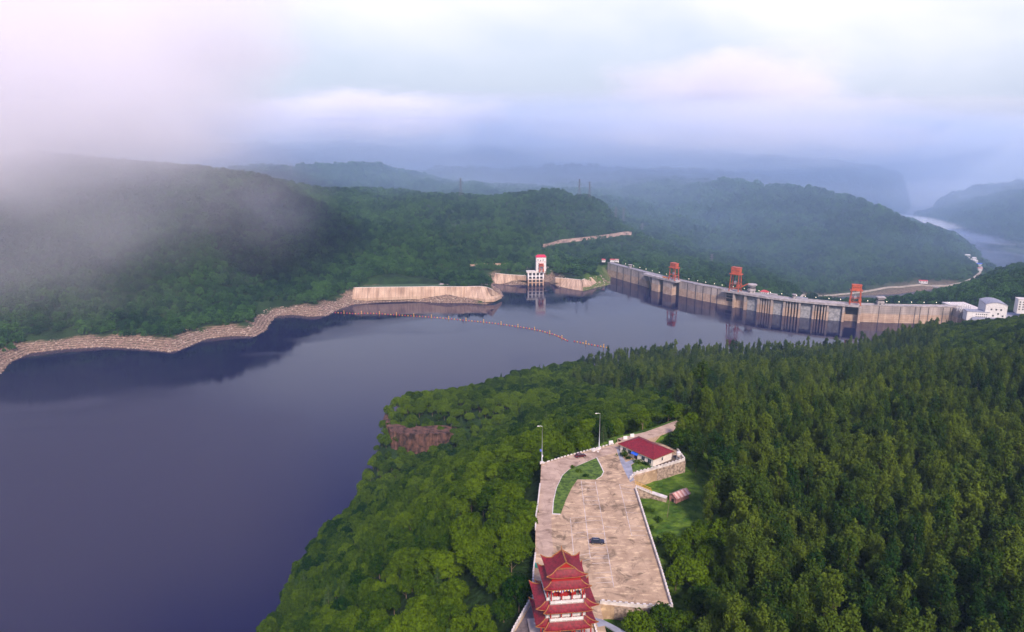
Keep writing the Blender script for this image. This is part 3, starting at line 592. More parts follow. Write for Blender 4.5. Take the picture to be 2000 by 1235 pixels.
# ------------------------------------------------------------------ street lamps
def street_lamp(px, py, Hh, label, panel):
    x, y, _ = at(px, py, Z0); e = empty('street_lamp', (x,y,Z0), 0, label, 'street lamp', 'tall lamps at the road bend')
    m = MB(); m.tube([(0,0,.5),(0,0,Hh*.5),(0,0,Hh)], [.17,.13,.08], 8); m.build('pole', M_STEEL, e, True)
    m = MB(); m.box(-.55,.55,-.55,.55,-.2,.5); m.box(-.8,.8,-.8,.8,-.3,.15); m.build('base', M_CAP, e)
    m = MB(); m.tube([(0,0,Hh-.15),(-.6,0,Hh+.05),(-1.3,0,Hh+.05)], [.05,.05,.04], 6); m.build('arm', M_STEEL, e)
    m = MB(); m.box(-2.0,-1.2,-.2,.2,Hh-.1,Hh+.1); m.build('lamp_head', M_WHITE, e)
    if panel:
        m = MB(); m.add([(-.9,-.3,5.0),(-.1,-.3,5.0),(-.1,.3,5.7),(-.9,.3,5.7),(-.9,-.3,4.95),(-.1,-.3,4.95),(-.1,.3,5.65),(-.9,.3,5.65)], [(0,1,2,3),(7,6,5,4),(0,4,5,1),(1,5,6,2),(2,6,7,3),(3,7,4,0)]); m.build('solar_panel', M_BLUEP, e)
        m = MB(); m.box(.05,.4,-.2,.2,2.6,3.3); m.build('control_box', M_WHITE, e)
street_lamp(1058.5, 904, 15.6, 'tall grey street lamp with small blue solar panel at the road bend', True)
street_lamp(1170, 876, 15.5, 'tall plain grey street lamp behind the road right of the dark red car', False)
# rubble pile
m = MB()
for i in range(16):
    a = rnd.uniform(0,6.28); r = rnd.uniform(0,1.6); s = rnd.uniform(.3,.7); m.box(r*math.cos(a)*1.6-s, r*math.cos(a)*1.6+s, r*math.sin(a)*.6-s*.7, r*math.sin(a)*.6+s*.7, 0, s, rot=a)
x,y,_ = at(1160,881,Z0); o = m.build('rubble_pile', M_CAP); o.location = (x,y,Z0); tag(o, 'pale heap of broken stone at the road edge by the second lamp', 'rubble')
# ------------------------------------------------------------------ cars
def car(px, py, rz, paint, label, tall=1.0):
    x, y, _ = at(px, py, Z0); e = empty('parked_car', (x,y,Z0+.015), rz, label, 'car')
    mp_ = mat('car_paint', paint, .22, spec=.6); W2 = .92
    prof = [(-2.3,.42),(-2.32,.95),(-2.15,1.08),(-.9+.0,1.12),(1.05,1.05),(2.1,.92),(2.32,.72),(2.33,.38)]
    def shell(prof, w, w2, zc, name, mm):
        bm = bmesh.new(); L = []; R = []
        for px_, pz in prof:
            ww = w if pz < zc else w2
            L.append(bm.verts.new((px_,-ww,pz))); R.append(bm.verts.new((px_,ww,pz)))
        bm.faces.new(L); bm.faces.new(R[::-1]); n = len(L)
        for i in range(n): bm.faces.new((L[i],R[i],R[(i+1)%n],L[(i+1)%n]))
        bmesh.ops.recalc_face_normals(bm, faces=bm.faces); bmesh.ops.bevel(bm, geom=bm.edges[:], offset=.06, segments=2, affect='EDGES')
        me = bpy.data.meshes.new(name); bm.to_mesh(me); bm.free(); me.materials.append(mm); o = bpy.data.objects.new(name, me); col.objects.link(o); o.parent = e; return o
    shell(prof, W2, W2-.03, 1.0, 'body', mp_)
    shell([(-2.0,1.0),(-1.75,1.55),(-1.3,1.62*tall),(.35,1.6*tall),(1.25,1.0)], W2-.06, W2-.22, 1.3, 'cabin', mp_)
    g = MB()
    for s in (-1,1):
        for a, c in ((-1.6,-.75),(-.65,.1),(.2,.85)):
            g.add([(a,s*(W2-.075),1.12),(c,s*(W2-.075),1.12),(min(c,.62),s*(W2-.18),1.48),(a+.12,s*(W2-.18),1.48)], [(0,1,2,3) if s<0 else (3,2,1,0)])
    g.add([(1.2,-.7,1.08),(1.2,.7,1.08),(.47,.6,1.56),(.47,-.6,1.56)], [(0,1,2,3)]); g.add([(-2.0,-.7,1.1),(-2.0,.7,1.1),(-1.79,.6,1.5),(-1.79,-.6,1.5)], [(3,2,1,0)])
    g.build('windows', M_GLASS, e)
    tyre = mat('tyre', (.015,.015,.015), .8); rim = mat('alloy_rim', (.45,.45,.47), .35, metal=.8)
    for sx in (-1.42,1.42):
        for s in (-1,1):
            m = MB(); m.tube([(sx,s*.72,.34),(sx,s*.95,.34)], [.34,.34], 16); wv = m.build('wheel', tyre, e)
            m = MB(); m.tube([(sx,s*.94,.34),(sx,s*.965,.34)], [.21,.19], 10); m.build('rim', rim, wv)
    for s in (-1,1):
        m = MB(); m.box(2.2,2.36,s*.62-.2,s*.62+.2,.68,.84); m.build('headlight', M_WHITE, e)
        m = MB(); m.box(-2.36,-2.2,s*.7-.14,s*.7+.14,.82,1.02); m.build('tail_light', mat('tail_red', (.4,.01,.01), .3), e)
    m = MB(); m.box(-1.3,.35,-.62,-.56,1.62,1.68); m.box(-1.3,.35,.56,.62,1.62,1.68); m.each('roof_rail', M_STEEL, e)
car(1166.5, 1061, -.06, (.012,.018,.04), 'dark blue estate car parked across a bay in the middle of the car park')
car(1133.5, 893, .38, (.07,.008,.012), 'dark red car parked against the kerb at the bend of the access road')
# ------------------------------------------------------------------ house with hipped red roof
A_ = Vector(at(1205.5,866,Z0+3.6)[:2]); B_ = Vector(at(1274.5,897,Z0+3.6)[:2]); C_ = Vector(at(1319,882.5,Z0+3.6)[:2])
hu = (B_-A_); HL = hu.length; ang = math.atan2(hu.y, hu.x); HW = (C_-B_).length; hc = (A_+C_)/2
e = empty('house', (*hc, Z0), ang, 'white single storey house with red hipped roof and blue door canopy', 'house')
a, c = HL/2, HW/2; wa, wc = a-.7, c-.7
m = MB(); m.box(-wa,wa,-wc,wc,-.5,3.5); m.build('wall', M_STUCCO, e)
m = MB(); rl = a-c*.92
top = [(-rl,0,6.3),(rl,0,6.3)]; ea = [(-a,-c,3.6),(a,-c,3.6),(a,c,3.6),(-a,c,3.6)]; lo_ = [(x,y,3.38) for x,y,z in ea]
m.add(ea+top, [(0,1,5,4),(1,2,5),(2,3,4,5),(3,0,4)], 0); m.add(ea+lo_, [(4,5,1,0),(5,6,2,1),(6,7,3,2),(7,4,0,3),(7,6,5,4)], 1)
rf = m.build('roof', [M_RED, M_HIP], e)
m = MB()
for p, q in ((ea[0],top[0]),(ea[3],top[0]),(ea[1],top[1]),(ea[2],top[1]),(top[0],top[1])): m.bar(p, q, .28, .18)
m.build('ridge_tiles', M_RED, rf)
def window(e, x, y, z, w, h, face, frame=M_WHITE):
    """face: 'f' front(-y), 'r' right(+x), 'l', 'b' """
    dx, dy = {'f':(0,-1),'b':(0,1),'r':(1,0),'l':(-1,0)}[face]
    m = MB()
    if dx == 0: m.box(x-w/2-.08, x+w/2+.08, min(y,y+dy*.08), max(y,y+dy*.08), z-h/2-.08, z+h/2+.08)
    else: m.box(min(x,x+dx*.08), max(x,x+dx*.08), y-w/2-.08, y+w/2+.08, z-h/2-.08, z+h/2+.08)
    f = m.build('window', frame, e); g = MB(); y2 = y+dy*.05; x2 = x+dx*.05
    for s in (-1,1):
        if dx == 0: g.box(x+s*w/4-w/4+.04, x+s*w/4+w/4-.04, min(y2,y2+dy*.06), max(y2,y2+dy*.06), z-h/2, z+h/2)
        else: g.box(min(x2,x2+dx*.06), max(x2,x2+dx*.06), y+s*w/4-w/4+.04, y+s*w/4+w/4-.04, z-h/2, z+h/2)
    g.build('pane', M_GLASS, f)
for t in (.13,.30,.71,.90): window(e, -wa+2*wa*t, -wc, 1.85, 1.7, 1.6, 'f')
window(e, wa, -.2, 1.95, .9, 1.3, 'r')
x = -wa+2*wa*.49; m = MB(); m.box(x-.8,x+.8,-wc-.06,-wc+.02,0,2.4); m.build('door', M_DARK, e)
m = MB(); m.add([(x-1.6,-wc,3.1),(x+1.6,-wc,3.1),(x+1.6,-wc-1.5,2.55),(x-1.6,-wc-1.5,2.55),(x-1.6,-wc,3.02),(x+1.6,-wc,3.02),(x+1.6,-wc-1.5,2.35),(x-1.6,-wc-1.5,2.35)], [(0,3,2,1),(4,5,6,7),(3,7,6,2),(0,4,7,3),(1,2,6,5)]); m.build('canopy', M_BLUE, e)
# yard
flat('walkway', L2([(1204,878),(1209,878),(1222,903),(1238,897),(1246,900),(1232,908),(1236,922),(1238,938),(1231,942),(1222,925),(1212,903)]), Z0+.034, M_GREY)
flat('front_lawn', L2([(1233,909),(1247,900),(1277,912),(1276,916),(1241,925),(1236,921)]), Z0+.12, M_GRASS, 'stuff')
flat('terrace_soil', L2([(1277,908),(1320,889),(1334,899),(1290,912),(1278,915)]), Z0+.06, mat('soil', (.10,.075,.055), .95, .4, .6))
def bush(px, py, r, h, label, dz=0):
    x, y, _ = at(px, py, Z0); rr = np.random.default_rng(int(px)); n = 14
    cs = [(rr.normal()*r*.4, rr.normal()*r*.4, h*rr.uniform(.3,.8)) for _ in range(n)]
    me = mesh_np('bush', *leaves(cs, [r*rr.uniform(.35,.6) for _ in cs], 50, .3, rr), M_BROAD)
    o = bpy.data.objects.new('bush', me); col.objects.link(o); o.location = (x,y,Z0+dz); tag(o, label, 'bush')
bush(1218,893,2.0,2.6,'rounded green bush before the left windows of the red roofed house')
bush(1227,898,1.3,1.6,'small dark bush just left of the blue door canopy')
bush(1246,905,1.5,1.4,'low bush on the lawn below the right windows of the house')
bush(1262,909,1.4,1.2,'low bush at the right end of the house lawn')
bush(1119,915,1.2,1.0,'pale clipped shrub at the upper left tip of the grass island')
bush(1130,922,1.2,1.0,'pale clipped shrub in the middle of the grass island')
bush(1143,931,1.2,1.0,'pale clipped shrub at the lower edge of the grass island')
# tank on the terrace corner, with rails
x,y,_ = at(1325,899,Z0); e = empty('water_tank', (x,y,Z0), 0, 'small white capped tank on posts at the terrace corner right of the house', 'tank')
m = MB()
for sx in (-.7,.7):
    for sy in (-.7,.7): m.bar((sx,sy,0),(sx,sy,2.4),.14)
for z in (.9,1.8): m.bar((-.7,-.7,z),(.7,-.7,z),.1); m.bar((.7,-.7,z),(.7,.7,z),.1)
m.each('post', M_STEEL, e); m = MB(); m.tube([(0,0,2.4),(0,0,3.5),(0,0,3.7)], [.85,.85,.4], 14); m.build('tank', M_WHITE, e)
# stair with railing and tiled shed
KEEP += [([at(px,py,152)[:2] for px,py in [(1245,975),(1300,985),(1360,965),(1375,1000),(1345,1060),(1300,1085),(1262,1010)]], 4)]
s0 = Vector(at(1241,948,Z0)); s1 = Vector(at(1272,961,Z0-2.6)); s2 = Vector(at(1302,971,Z0-3.0))
e = empty('walkway_ramp', tuple(s0), 0, 'pale sloping walkway with railing leading down to the pink roofed shed', 'walkway')
m = MB(); m.bar((0,0,-.2), s1-s0-Vector((0,0,.2)), 1.8, .4); m.bar(s1-s0-Vector((0,0,.2)), s2-s0-Vector((0,0,.2)), 1.8, .4); m.build('deck', M_CAP, e)
m = MB(); m.bar((0,0,-2.5), s1-s0-Vector((0,0,2.6)), 1.2, 4); m.bar(s1-s0-Vector((0,0,2.6)), s2-s0-Vector((0,0,2.6)), 1.2, 4); m.build('support_wall', M_STONE, e)
m = MB()
for k_ in range(9):
    p = (s1-s0)*(k_/8)
    for s in (-.85,.85): m.bar(p+Vector((0,s,0)), p+Vector((0,s,1.1)), .1)
for s in (-.85,.85): m.bar((0,s,1.1), s1-s0+Vector((0,s,1.1)), .1)
m.build('railing', M_YELP, e)
sx, sy, sz = at(1326,976,Z0-4.9); e = empty('tiled_shed', (sx,sy,sz), .62, 'small shed with striped pink tiled roof at the end of the sloping walkway', 'shed')
m = MB(); m.box(-3.4,3.4,-1.7,1.7,-1.5,2.4); m.add([(-3.4,-1.7,2.4),(-3.4,1.7,2.4),(-3.4,0,3.5),(3.4,-1.7,2.4),(3.4,1.7,2.4),(3.4,0,3.5)], [(0,2,1),(3,4,5)]); m.build('wall', M_PINK, e)
m = MB(); n_ = 26
for s in (-1,1):
    for i in range(n_):
        x0 = -3.9+7.8*i/n_; x1 = -3.9+7.8*(i+1)/n_; lf = .06*(i%2); q = [(x0,0,3.62+lf),(x1,0,3.62+lf),(x1,s*2.3,2.2+lf),(x0,s*2.3,2.2+lf)]
        m.add(q, [(0,1,2,3) if s<0 else (3,2,1,0)], (i//3)%2)
m.build('roof', [M_PINK, mat('pale_tile', (.60,.42,.36), .8)], e)
m = MB(); m.box(-3.44,-3.38,-.6,.6,-.8,1.4); m.build('door', M_DARK, e)
px_, py_ = 1303,1012; g_ = gat(px_, py_); m = MB(); m.tube([(0,0,0),(.6,.4,6.5)], [.1,.07], 6); o = m.build('wooden_pole', M_BARK); o.location = g_; tag(o, 'thin leaning wooden pole in the grass below the tiled shed', 'pole')
KEEP += [([(p[0],p[1]) for p in (at(1236,935,Z0),at(1300,925,Z0-4),at(1345,940,Z0-4),at(1350,985,Z0-4),at(1310,990,Z0-4),at(1255,972,Z0-4))], 4.5)]
KEEP += [(L2([(1262,985),(1322,975),(1310,1040),(1300,1090),(1325,1180),(1316,1200),(1290,1100)], Z0-5), 0)]

r5 = random.Random(5)
for i, (px, py) in enumerate([(1262,1000),(1270,1035),(1284,1062),(1296,1092),(1302,1130),(1310,1160),(1285,1020),(1300,1050),(1276,1002),(1312,1105)]):
    g_ = gat(px, py); n = 12; rr = np.random.default_rng(80+i); r = rr.uniform(.9,1.9)
    cs = [(rr.normal()*r*.4, rr.normal()*r*.4, r*rr.uniform(.2,.9)) for _ in range(n)]
    me = mesh_np('shrub', *leaves(cs, [r*rr.uniform(.35,.6) for _ in cs], 45, .32, rr), M_BROAD); o = bpy.data.objects.new('shrub', me); col.objects.link(o); o.location = g_; tag(o, 'low green shrub on the grassy bank right of the car park wall', 'shrub', 'shrubs on the grassy bank')
# ------------------------------------------------------------------ pagoda
pe = empty('pagoda', (13.1, 164.2, Z0-1.1), math.radians(7), 'red roofed tiered pagoda with white balconies at the near end of the car park', 'pagoda')
def skirt(m, zo, rise, w, d, wi, di, flip=.9, out=.35, cy_=0, mi=0, th=.16):
    """four concave roof slopes between an outer eave rectangle and an inner one, corners swept up"""
    hips = []
    for side in range(4):
        W_, D_, Wi, Di = (w/2, d/2, wi/2, di/2) if side % 2 == 0 else (d/2, w/2, di/2, wi/2)
        ns = max(8, int(2*W_/.32)); nt_ = 6; g = []
        for j in range(nt_+1):
            t = j/nt_; row = []
            for i in range(ns+1):
                s = -1+2*i/ns; X = s*(Wi+(W_-Wi)*t); Y = -(Di+(D_-Di)*t); k = abs(s)**5*t*t
                X += math.copysign(out, s)*k; Y -= out*k
                z = zo+rise*(1-t)**1.5+flip*k+(.05 if i % 2 and 0 < i < ns else 0)
                row.append((X,Y,z))
            g.append(row)
        def rotp(p):
            x, y, z = p
            for _ in range(side): x, y = -y, x
            return (x, y+cy_, z)
        n = ns+1; vs = [rotp(p) for r in g for p in r]; fs = [(j*n+i, (j+1)*n+i, (j+1)*n+i+1, j*n+i+1) for j in range(nt_) for i in range(ns)]
        m.add(vs, fs, mi)
        er = [rotp(p) for p in g[-1]]; ir = [rotp(p) for p in g[0]]; k0 = len(er)
        vs2 = er+[(x,y,z-th) for x,y,z in er]+[(x,y,zo-th+.25) for x,y,z in ir]
        m.add(vs2, [(i, k0+i, k0+i+1, i+1) for i in range(k0-1)], 1); m.add(vs2, [(k0+i, 2*k0+i, 2*k0+i+1, k0+i+1) for i in range(k0-1)], 2)
        hips.append([rotp(r[0]) for r in g])
    return hips
def roof_tier(zo, rise, w, d, wi, di, label=None, **k):
    m = MB(); hips = skirt(m, zo, rise, w, d, wi, di, **k); r = m.build('roof', [M_RED, M_HIP, M_COLRED], pe)
    h = MB()
    for hp in hips: h.tube([(x,y,z+.06) for x,y,z in hp], [.13]*len(hp), 5)
    h.each('hip_ridge', M_HIP, r); return r
def storey(zf, zt, W_, D_, rail=True, wallw=.62):
    """columns, arched lintels, inner wall and balustrade on a cross plan"""
    m = MB(); m.box(-W_/2*wallw, W_/2*wallw, -D_/2*wallw, D_/2*wallw, zf, zt+1); core = m.build('inner_wall', mat('inner_wall', (.07,.055,.055), .8), pe)  # wall colour darkened to put shade into the arch openings
    for s in (-1,0,1):
        m = MB(); x = s*W_*.27*wallw*1.4; m.box(x-.7,x+.7,-D_/2*wallw-.04,-D_/2*wallw+.05,zf+.1,zf+2.1); m.build('door', M_COLRED, core)
    xs_ = [-W_/2,-W_/6,W_/6,W_/2]
    m = MB()
    for x in xs_:
        for y in (-D_/2, D_/2): m.tube([(x,y,zf),(x,y,zt+.3)], [.17,.17], 8)
    for y in (-D_/6, D_/6):
        for x in (-W_/2, W_/2): m.tube([(x,y,zf),(x,y,zt+.3)], [.17,.17], 8)
    m.each('column', M_COLRED, pe)
    # painted arched lintels: bands of colour
    l = MB()
    def arch(p, q):
        p = Vector(p); q = Vector(q); n = 10
        for i in range(n):
            a = p.lerp(q, i/n); c = p.lerp(q, (i+1)/n); u = abs((i+.5)/n*2-1); dr = .35+.75*u**3
            l.bar((a.x,a.y,zt+.15-dr/2),(c.x,c.y,zt+.15-dr/2), .14, dr, (i+int(p.x)) % 3)
        l.bar((p.x,p.y,zt+.32),(q.x,q.y,zt+.32),.3,.3,3)
    for y in (-D_/2, D_/2):
        for a_, c_ in zip(xs_[:-1], xs_[1:]): arch((a_,y,0),(c_,y,0))
    ys_ = [-D_/2,-D_/6,D_/6,D_/2]
    for x in (-W_/2, W_/2):
        for a_, c_ in zip(ys_[:-1], ys_[1:]): arch((x,a_,0),(x,c_,0))
    l.build('painted_lintel', [M_BLUEP, M_YELP, M_WHITE, M_COLRED], pe)
    if rail:
        W2, D2 = W_+.5, D_+.5; m = MB(); m.box(-W2/2,W2/2,-D2/2,D2/2,zf-.3,zf); m.build('balcony_floor', M_CONC, pe)
        m = MB(); pts = [(-W2/2,-D2/2),(W2/2,-D2/2),(W2/2,D2/2),(-W2/2,D2/2),(-W2/2,-D2/2)]
        for p, q in zip(pts[:-1], pts[1:]):
            p = Vector(p); q = Vector(q); L = (q-p).length; m.bar((*p,zf+.8),(*q,zf+.8),.16,.12); m.bar((*p,zf+.38),(*q,zf+.38),.1,.5); k = int(L/1.3)
            for i in range(k+1):
                r_ = p.lerp(q, i/k); m.bar((*r_,zf),(*r_,zf+1.0),.2)
        m.build('balustrade', M_WHITE, pe)
# base platform
m = MB(); m.box(-8.2,8.2,-6.6,6.6,-.3,2.4); m.box(-5,5,-8.6,-6.6,-.3,2.3); m.build('platform', M_STONE, pe)
m = MB(); m.box(-8.3,8.3,-6.7,6.7,2.4,2.55); m.build('platform_paving', M_CONC, pe)
storey(2.55, 7.9, 9.4, 9.4, False); 
m = MB()
for x in (-6.4,-2.2,2.2,6.4):
    for y in (-4.6,4.6): m.tube([(x,y,2.55),(x,y,9)], [.2,.2], 8)
m.each('veranda_column', M_COLRED, pe); m = MB()
for x in (-6.4,6.4):
    for y in (-4.6,4.6): m.tube([(x,y,2.55),(x,y,2.9)], [.35,.3], 8)
m.each('column_base', M_WHITE, pe)
roof_tier(8.7, 1.35, 15.3, 11.3, 10.4, 7.6); roof_tier(8.45, 1.35, 11.8, 13.6, 9.0, 9.9, flip=.55)
storey(10.1, 13.3, 9.6, 7.0); storey(9.95, 13.2, 8.0, 9.6, True, .5)
roof_tier(13.7, 1.35, 15.3, 11.3, 10.4, 7.6); roof_tier(13.45, 1.35, 11.8, 13.6, 9.0, 9.9, flip=.55)
storey(15.1, 18.6, 9.4, 6.9); storey(14.95, 18.5, 7.9, 9.6, True, .5)
roof_tier(19.0, 1.35, 11.4, 10.6, 7.6, 7.2, flip=.8)
m = MB(); m.box(-3.7,3.7,-3.5,3.5,19.2,21.9); m.build('upper_band', M_COLRED, pe)
m = MB(); n_ = 20
for i in range(n_):
    x0 = -3.75+7.5*i/n_; m.box(x0,x0+7.5/n_,-3.6,-3.5,21.2,21.6,i%3); y0 = -3.6+7.2*i/n_
    m.box(-3.8,-3.7,y0,y0+7.2/n_,21.2,21.6,i%3); m.box(3.7,3.8,y0,y0+7.2/n_,21.2,21.6,(i+1)%3)
m.build('painted_frieze', [M_BLUEP, M_YELP, M_WHITE], pe)
# hip-and-gable top
rt = roof_tier(21.7, 1.7, 9.4, 8.8, 4.2, 5.2, flip=1.0, out=.5)
m = MB(); zb, zt_, gw, gl = 23.35, 25.0, 2.1, 2.6
for s in (-1,1):
    n_ = 16
    for i in range(n_):
        y0 = -gl-.3+(2*gl+.6)*i/n_; y1 = -gl-.3+(2*gl+.6)*(i+1)/n_; lf = .05*(i%2)
        q = [(0,y0,zt_+lf),(0,y1,zt_+lf),(s*gw*.5,y1,zb+.62+lf),(s*gw*.5,y0,zb+.62+lf),(s*(gw+.25),y1,zb-.02+lf),(s*(gw+.25),y0,zb-.02+lf)]
        m.add(q, [(0,1,2,3),(3,2,4,5)] if s>0 else [(3,2,1,0),(5,4,2,3)])
m.build('gable_roof', M_RED, pe)
m = MB()
for s in (-1,1): m.add([(-gw,s*gl,zb-.1),(gw,s*gl,zb-.1),(0,s*gl,zt_-.1)], [(0,1,2)])
m.each('gable_panel', M_COLRED, pe)
m = MB(); m.bar((0,-gl-.5,zt_+.2),(0,gl+.5,zt_+.2),.28,.4)
for s in (-1,1):
    m.tube([(0,s*(gl+.4),zt_+.3),(0,s*(gl+.75),zt_+.55),(0,s*(gl+.8),zt_+.95)], [.16,.12,.04], 6)
    for q in (-1,1): m.bar((0,s*(gl+.32),zt_+.05),(q*(gw+.3),s*(gl+.32),zb),.16,.22)
    m.bar((-gw-.1,s*(gl+.3),zb-.05),(gw+.1,s*(gl+.3),zb-.05),.14,.16)
m.build('ridge', M_HIP, pe)
# green bin behind the pagoda
x,y,_ = at(1048.5,1108,Z0); m = MB(); m.box(-.5,.5,-.4,.4,0,1.1); m.box(-.55,.55,-.45,.45,1.1,1.22); m.box(-.45,.45,-.5,-.42,.2,.3); o = m.build('litter_bin', mat('green_bin', (.02,.20,.17), .5)); o.location = (x,y,Z0+.03); tag(o, 'teal green litter bin by the wall left of the pagoda roofs', 'bin')
# ------------------------------------------------------------------ basalt cliff on the headland
M_ROCK = mat('basalt', (.045,.026,.02), .9, .5, .25, c2=(.14,.07,.05), bump=.6)
cp = [(-108,572),(-103,560),(-98,548),(-88,542),(-74,541),(-60,543),(-46,547),(-32,552),(-18,558)]
vs = []; fs = []; q = []
for a, c in zip(cp[:-1], cp[1:]):
    a = Vector(a); c = Vector(c); k_ = max(2, int((c-a).length/.9)); q += [a.lerp(c, i/k_) for i in range(k_)]
lev = 7
for i, p in enumerate(q):
    t = i/len(q); ztop = 56-8*max(0,t-.6)/.4; zbot = 26+10*t; j = rnd.uniform(-.5,.5)+.5*math.sin(i*.8)
    for l in range(lev):
        u = l/(lev-1); vs.append((p.x+rnd.uniform(-.2,.2), p.y+j-1.8*(1-u)+rnd.uniform(-.25,.25), zbot+(ztop-zbot)*u+rnd.uniform(-.4,.4)))
    vs.append((p.x, p.y+14, ztop+1))
n_ = lev+1
for i in range(len(q)-1):
    for l in range(lev): fs.append((i*n_+l, (i+1)*n_+l, (i+1)*n_+l+1, i*n_+l+1))
o = link('cliff', vs, fs, M_ROCK); tag(o, kind='structure')
KEEPL += [([(x,y-1.5) for x,y in cp[2:]], 3.0)]
# smaller outcrops on the slope
for (px, py, s_, lb_) in [(690,1095,7,'small reddish rock outcrop among the trees on the lower slope'),(652,1020,5,'small brown rock ledge at the water edge of the wooded slope'),(1003,825,5,'small reddish rock face showing between trees behind the cliff')]:
    g_ = gat(px, py); bm = bmesh.new(); bmesh.ops.create_icosphere(bm, subdivisions=3, radius=1)
    for v in bm.verts: v.co = Vector((v.co.x*s_*.8, v.co.y*s_*.6, v.co.z*s_))*(1+rnd.uniform(-.12,.12)); 
    me = bpy.data.meshes.new('rock_outcrop'); bm.to_mesh(me); bm.free(); me.materials.append(M_ROCK); o = bpy.data.objects.new('rock_outcrop', me); col.objects.link(o); o.location = g_; tag(o, lb_, 'rock')
# ------------------------------------------------------------------ dam
CREST = 27.5
def dam_mat():
    m = bpy.data.materials.new('dam_concrete'); m.use_nodes = True; t = m.node_tree; b = t.nodes['Principled BSDF']; b.inputs['Roughness'].default_value = .9; b.inputs['Specular IOR Level'].default_value = .15
    tc = N(t,'ShaderNodeTexCoord'); up, _ = ramp_noise(t, tc, .09, (.27,.235,.215), (.44,.375,.33), 8, .38, .62, (1,1,.25)); lo, _ = ramp_noise(t, tc, .12, (.36,.25,.18), (.50,.37,.27), 7)
    sp = N(t,'ShaderNodeSeparateXYZ'); t.links.new(tc.outputs['Object'], sp.inputs[0]); mr = N(t,'ShaderNodeMapRange'); mr.inputs['From Min'].default_value = 12.5; mr.inputs['From Max'].default_value = 15; t.links.new(sp.outputs['Z'], mr.inputs['Value'])
    mx = N(t,'ShaderNodeMix', data_type='RGBA'); t.links.new(mr.outputs[0], mx.inputs[0]); t.links.new(lo.outputs[2], mx.inputs[6]); t.links.new(up.outputs[2], mx.inputs[7])
    # lift lines and run-down streaks
    wv = N(t,'ShaderNodeTexWave'); wv.bands_direction = 'Z'; wv.inputs['Scale'].default_value = .11; wv.inputs['Distortion'].default_value = 1.5; wv.inputs['Detail Scale'].default_value = .3; t.links.new(tc.outputs['Object'], wv.inputs['Vector'])
    st, _ = ramp_noise(t, tc, .5, (.62,.60,.60), (1,1,1), 4, .42, .55, (1,1,.04))
    m2 = N(t,'ShaderNodeMix', data_type='RGBA', blend_type='MULTIPLY'); m2.inputs[0].default_value = .38; t.links.new(mx.outputs[2], m2.inputs[6]); t.links.new(st.outputs[2], m2.inputs[7])
    w2 = N(t,'ShaderNodeMapRange'); w2.inputs['From Max'].default_value = .3; w2.inputs['To Min'].default_value = .78; t.links.new(wv.outputs['Fac'], w2.inputs['Value'])
    m3 = N(t,'ShaderNodeMix', data_type='RGBA', blend_type='MULTIPLY'); m3.inputs[0].default_value = .8; t.links.new(m2.outputs[2], m3.inputs[6]); t.links.new(w2.outputs[0], m3.inputs[7])
    t.links.new(m3.outputs[2], b.inputs['Base Color']); return m
M_DAM = dam_mat(); M_GATE = mat('steel_gate', (.27,.27,.275), .6, .3, .3); M_ORANGE = mat('orange_steel', (.40,.08,.032), .6, .25, .3); M_DCAP = mat('dam_coping', (.34,.31,.30), .85, .25, .2); M_PYL = mat('weathered_steel', (.13,.13,.14), .7); M_DARKC = mat('dark_concrete_and_shade', (.10,.09,.09), .9, .3, .3)  # M_DARKC: dark joints and scrap, also the painted shade in the spillway bays
DPX = [p[0] for p in DAMW]; DW = [Vector(p) for p in dam_line]
def dpt(px):
    i = max(0, min(len(DPX)-2, int(np.searchsorted(DPX, px))-1)); t = (px-DPX[i])/(DPX[i+1]-DPX[i]); p = DW[i].lerp(DW[i+1], t)
    a = DW[max(i-1,0)]; c = DW[min(i+2,len(DW)-1)]; d = (c-a).normalized(); return p, d, Vector((d.y,-d.x))*(1 if d.y*0-d.x*1 < 0 else -1)
def dnorm(px):
    p, d, n = dpt(px); n = Vector((d.y, -d.x))
    if n.y > 0: n = -n           # towards the reservoir
    return p, d, n
de = empty('dam', (*DW[8], 0), 0, 'long curved concrete dam with spillway gates across the reservoir', 'dam'); DO = Vector((*DW[8], 0))
def dbox(m, pa, pb, out0, out1, z0, z1, mi=0):
    """box on the dam between photo columns pa..pb, from out0 to out1 metres proud of the upstream face"""
    n = max(1, int((pb-pa)/20)); 
    for k in range(n):
        a, c = pa+(pb-pa)*k/n, pa+(pb-pa)*(k+1)/n; (p, d, nn), (p2, d2, n2) = dnorm(a), dnorm(c)
        q = [p+nn*out0, p2+n2*out0, p2+n2*out1, p+nn*out1]; vs = [(v.x-DO.x, v.y-DO.y, z) for z in (z0,z1) for v in q]
        m.add(vs, [(0,1,2,3),(7,6,5,4),(0,4,5,1),(2,6,7,3)]+([(0,3,7,4)] if k == 0 else [])+([(1,5,6,2)] if k == n-1 else []), mi)
def dsec(m, prof, pa, pb, step=9, mi=0):
    """sweep a cross-section (out, z) along the dam"""
    n = int((pb-pa)/step); R = []
    for k in range(n+1):
        p, d, nn = dnorm(pa+(pb-pa)*k/n); R.append([(p.x+nn.x*o-DO.x, p.y+nn.y*o-DO.y, z) for o, z in prof])
    k = len(prof); m.add([v for r in R for v in r], [(i*k+j, i*k+(j+1)%k, (i+1)*k+(j+1)%k, (i+1)*k+j) for i in range(n) for j in range(k)]+[tuple(range(k)), tuple(n*k+j for j in reversed(range(k)))], mi)
m = MB(); dsec(m, [(0,-30),(0,CREST),(-9,CREST),(-9.5,CREST-8),(-62,-100),(-60,-101)], 1186, 1872, 10); m.build('dam_wall', M_DAM, de)
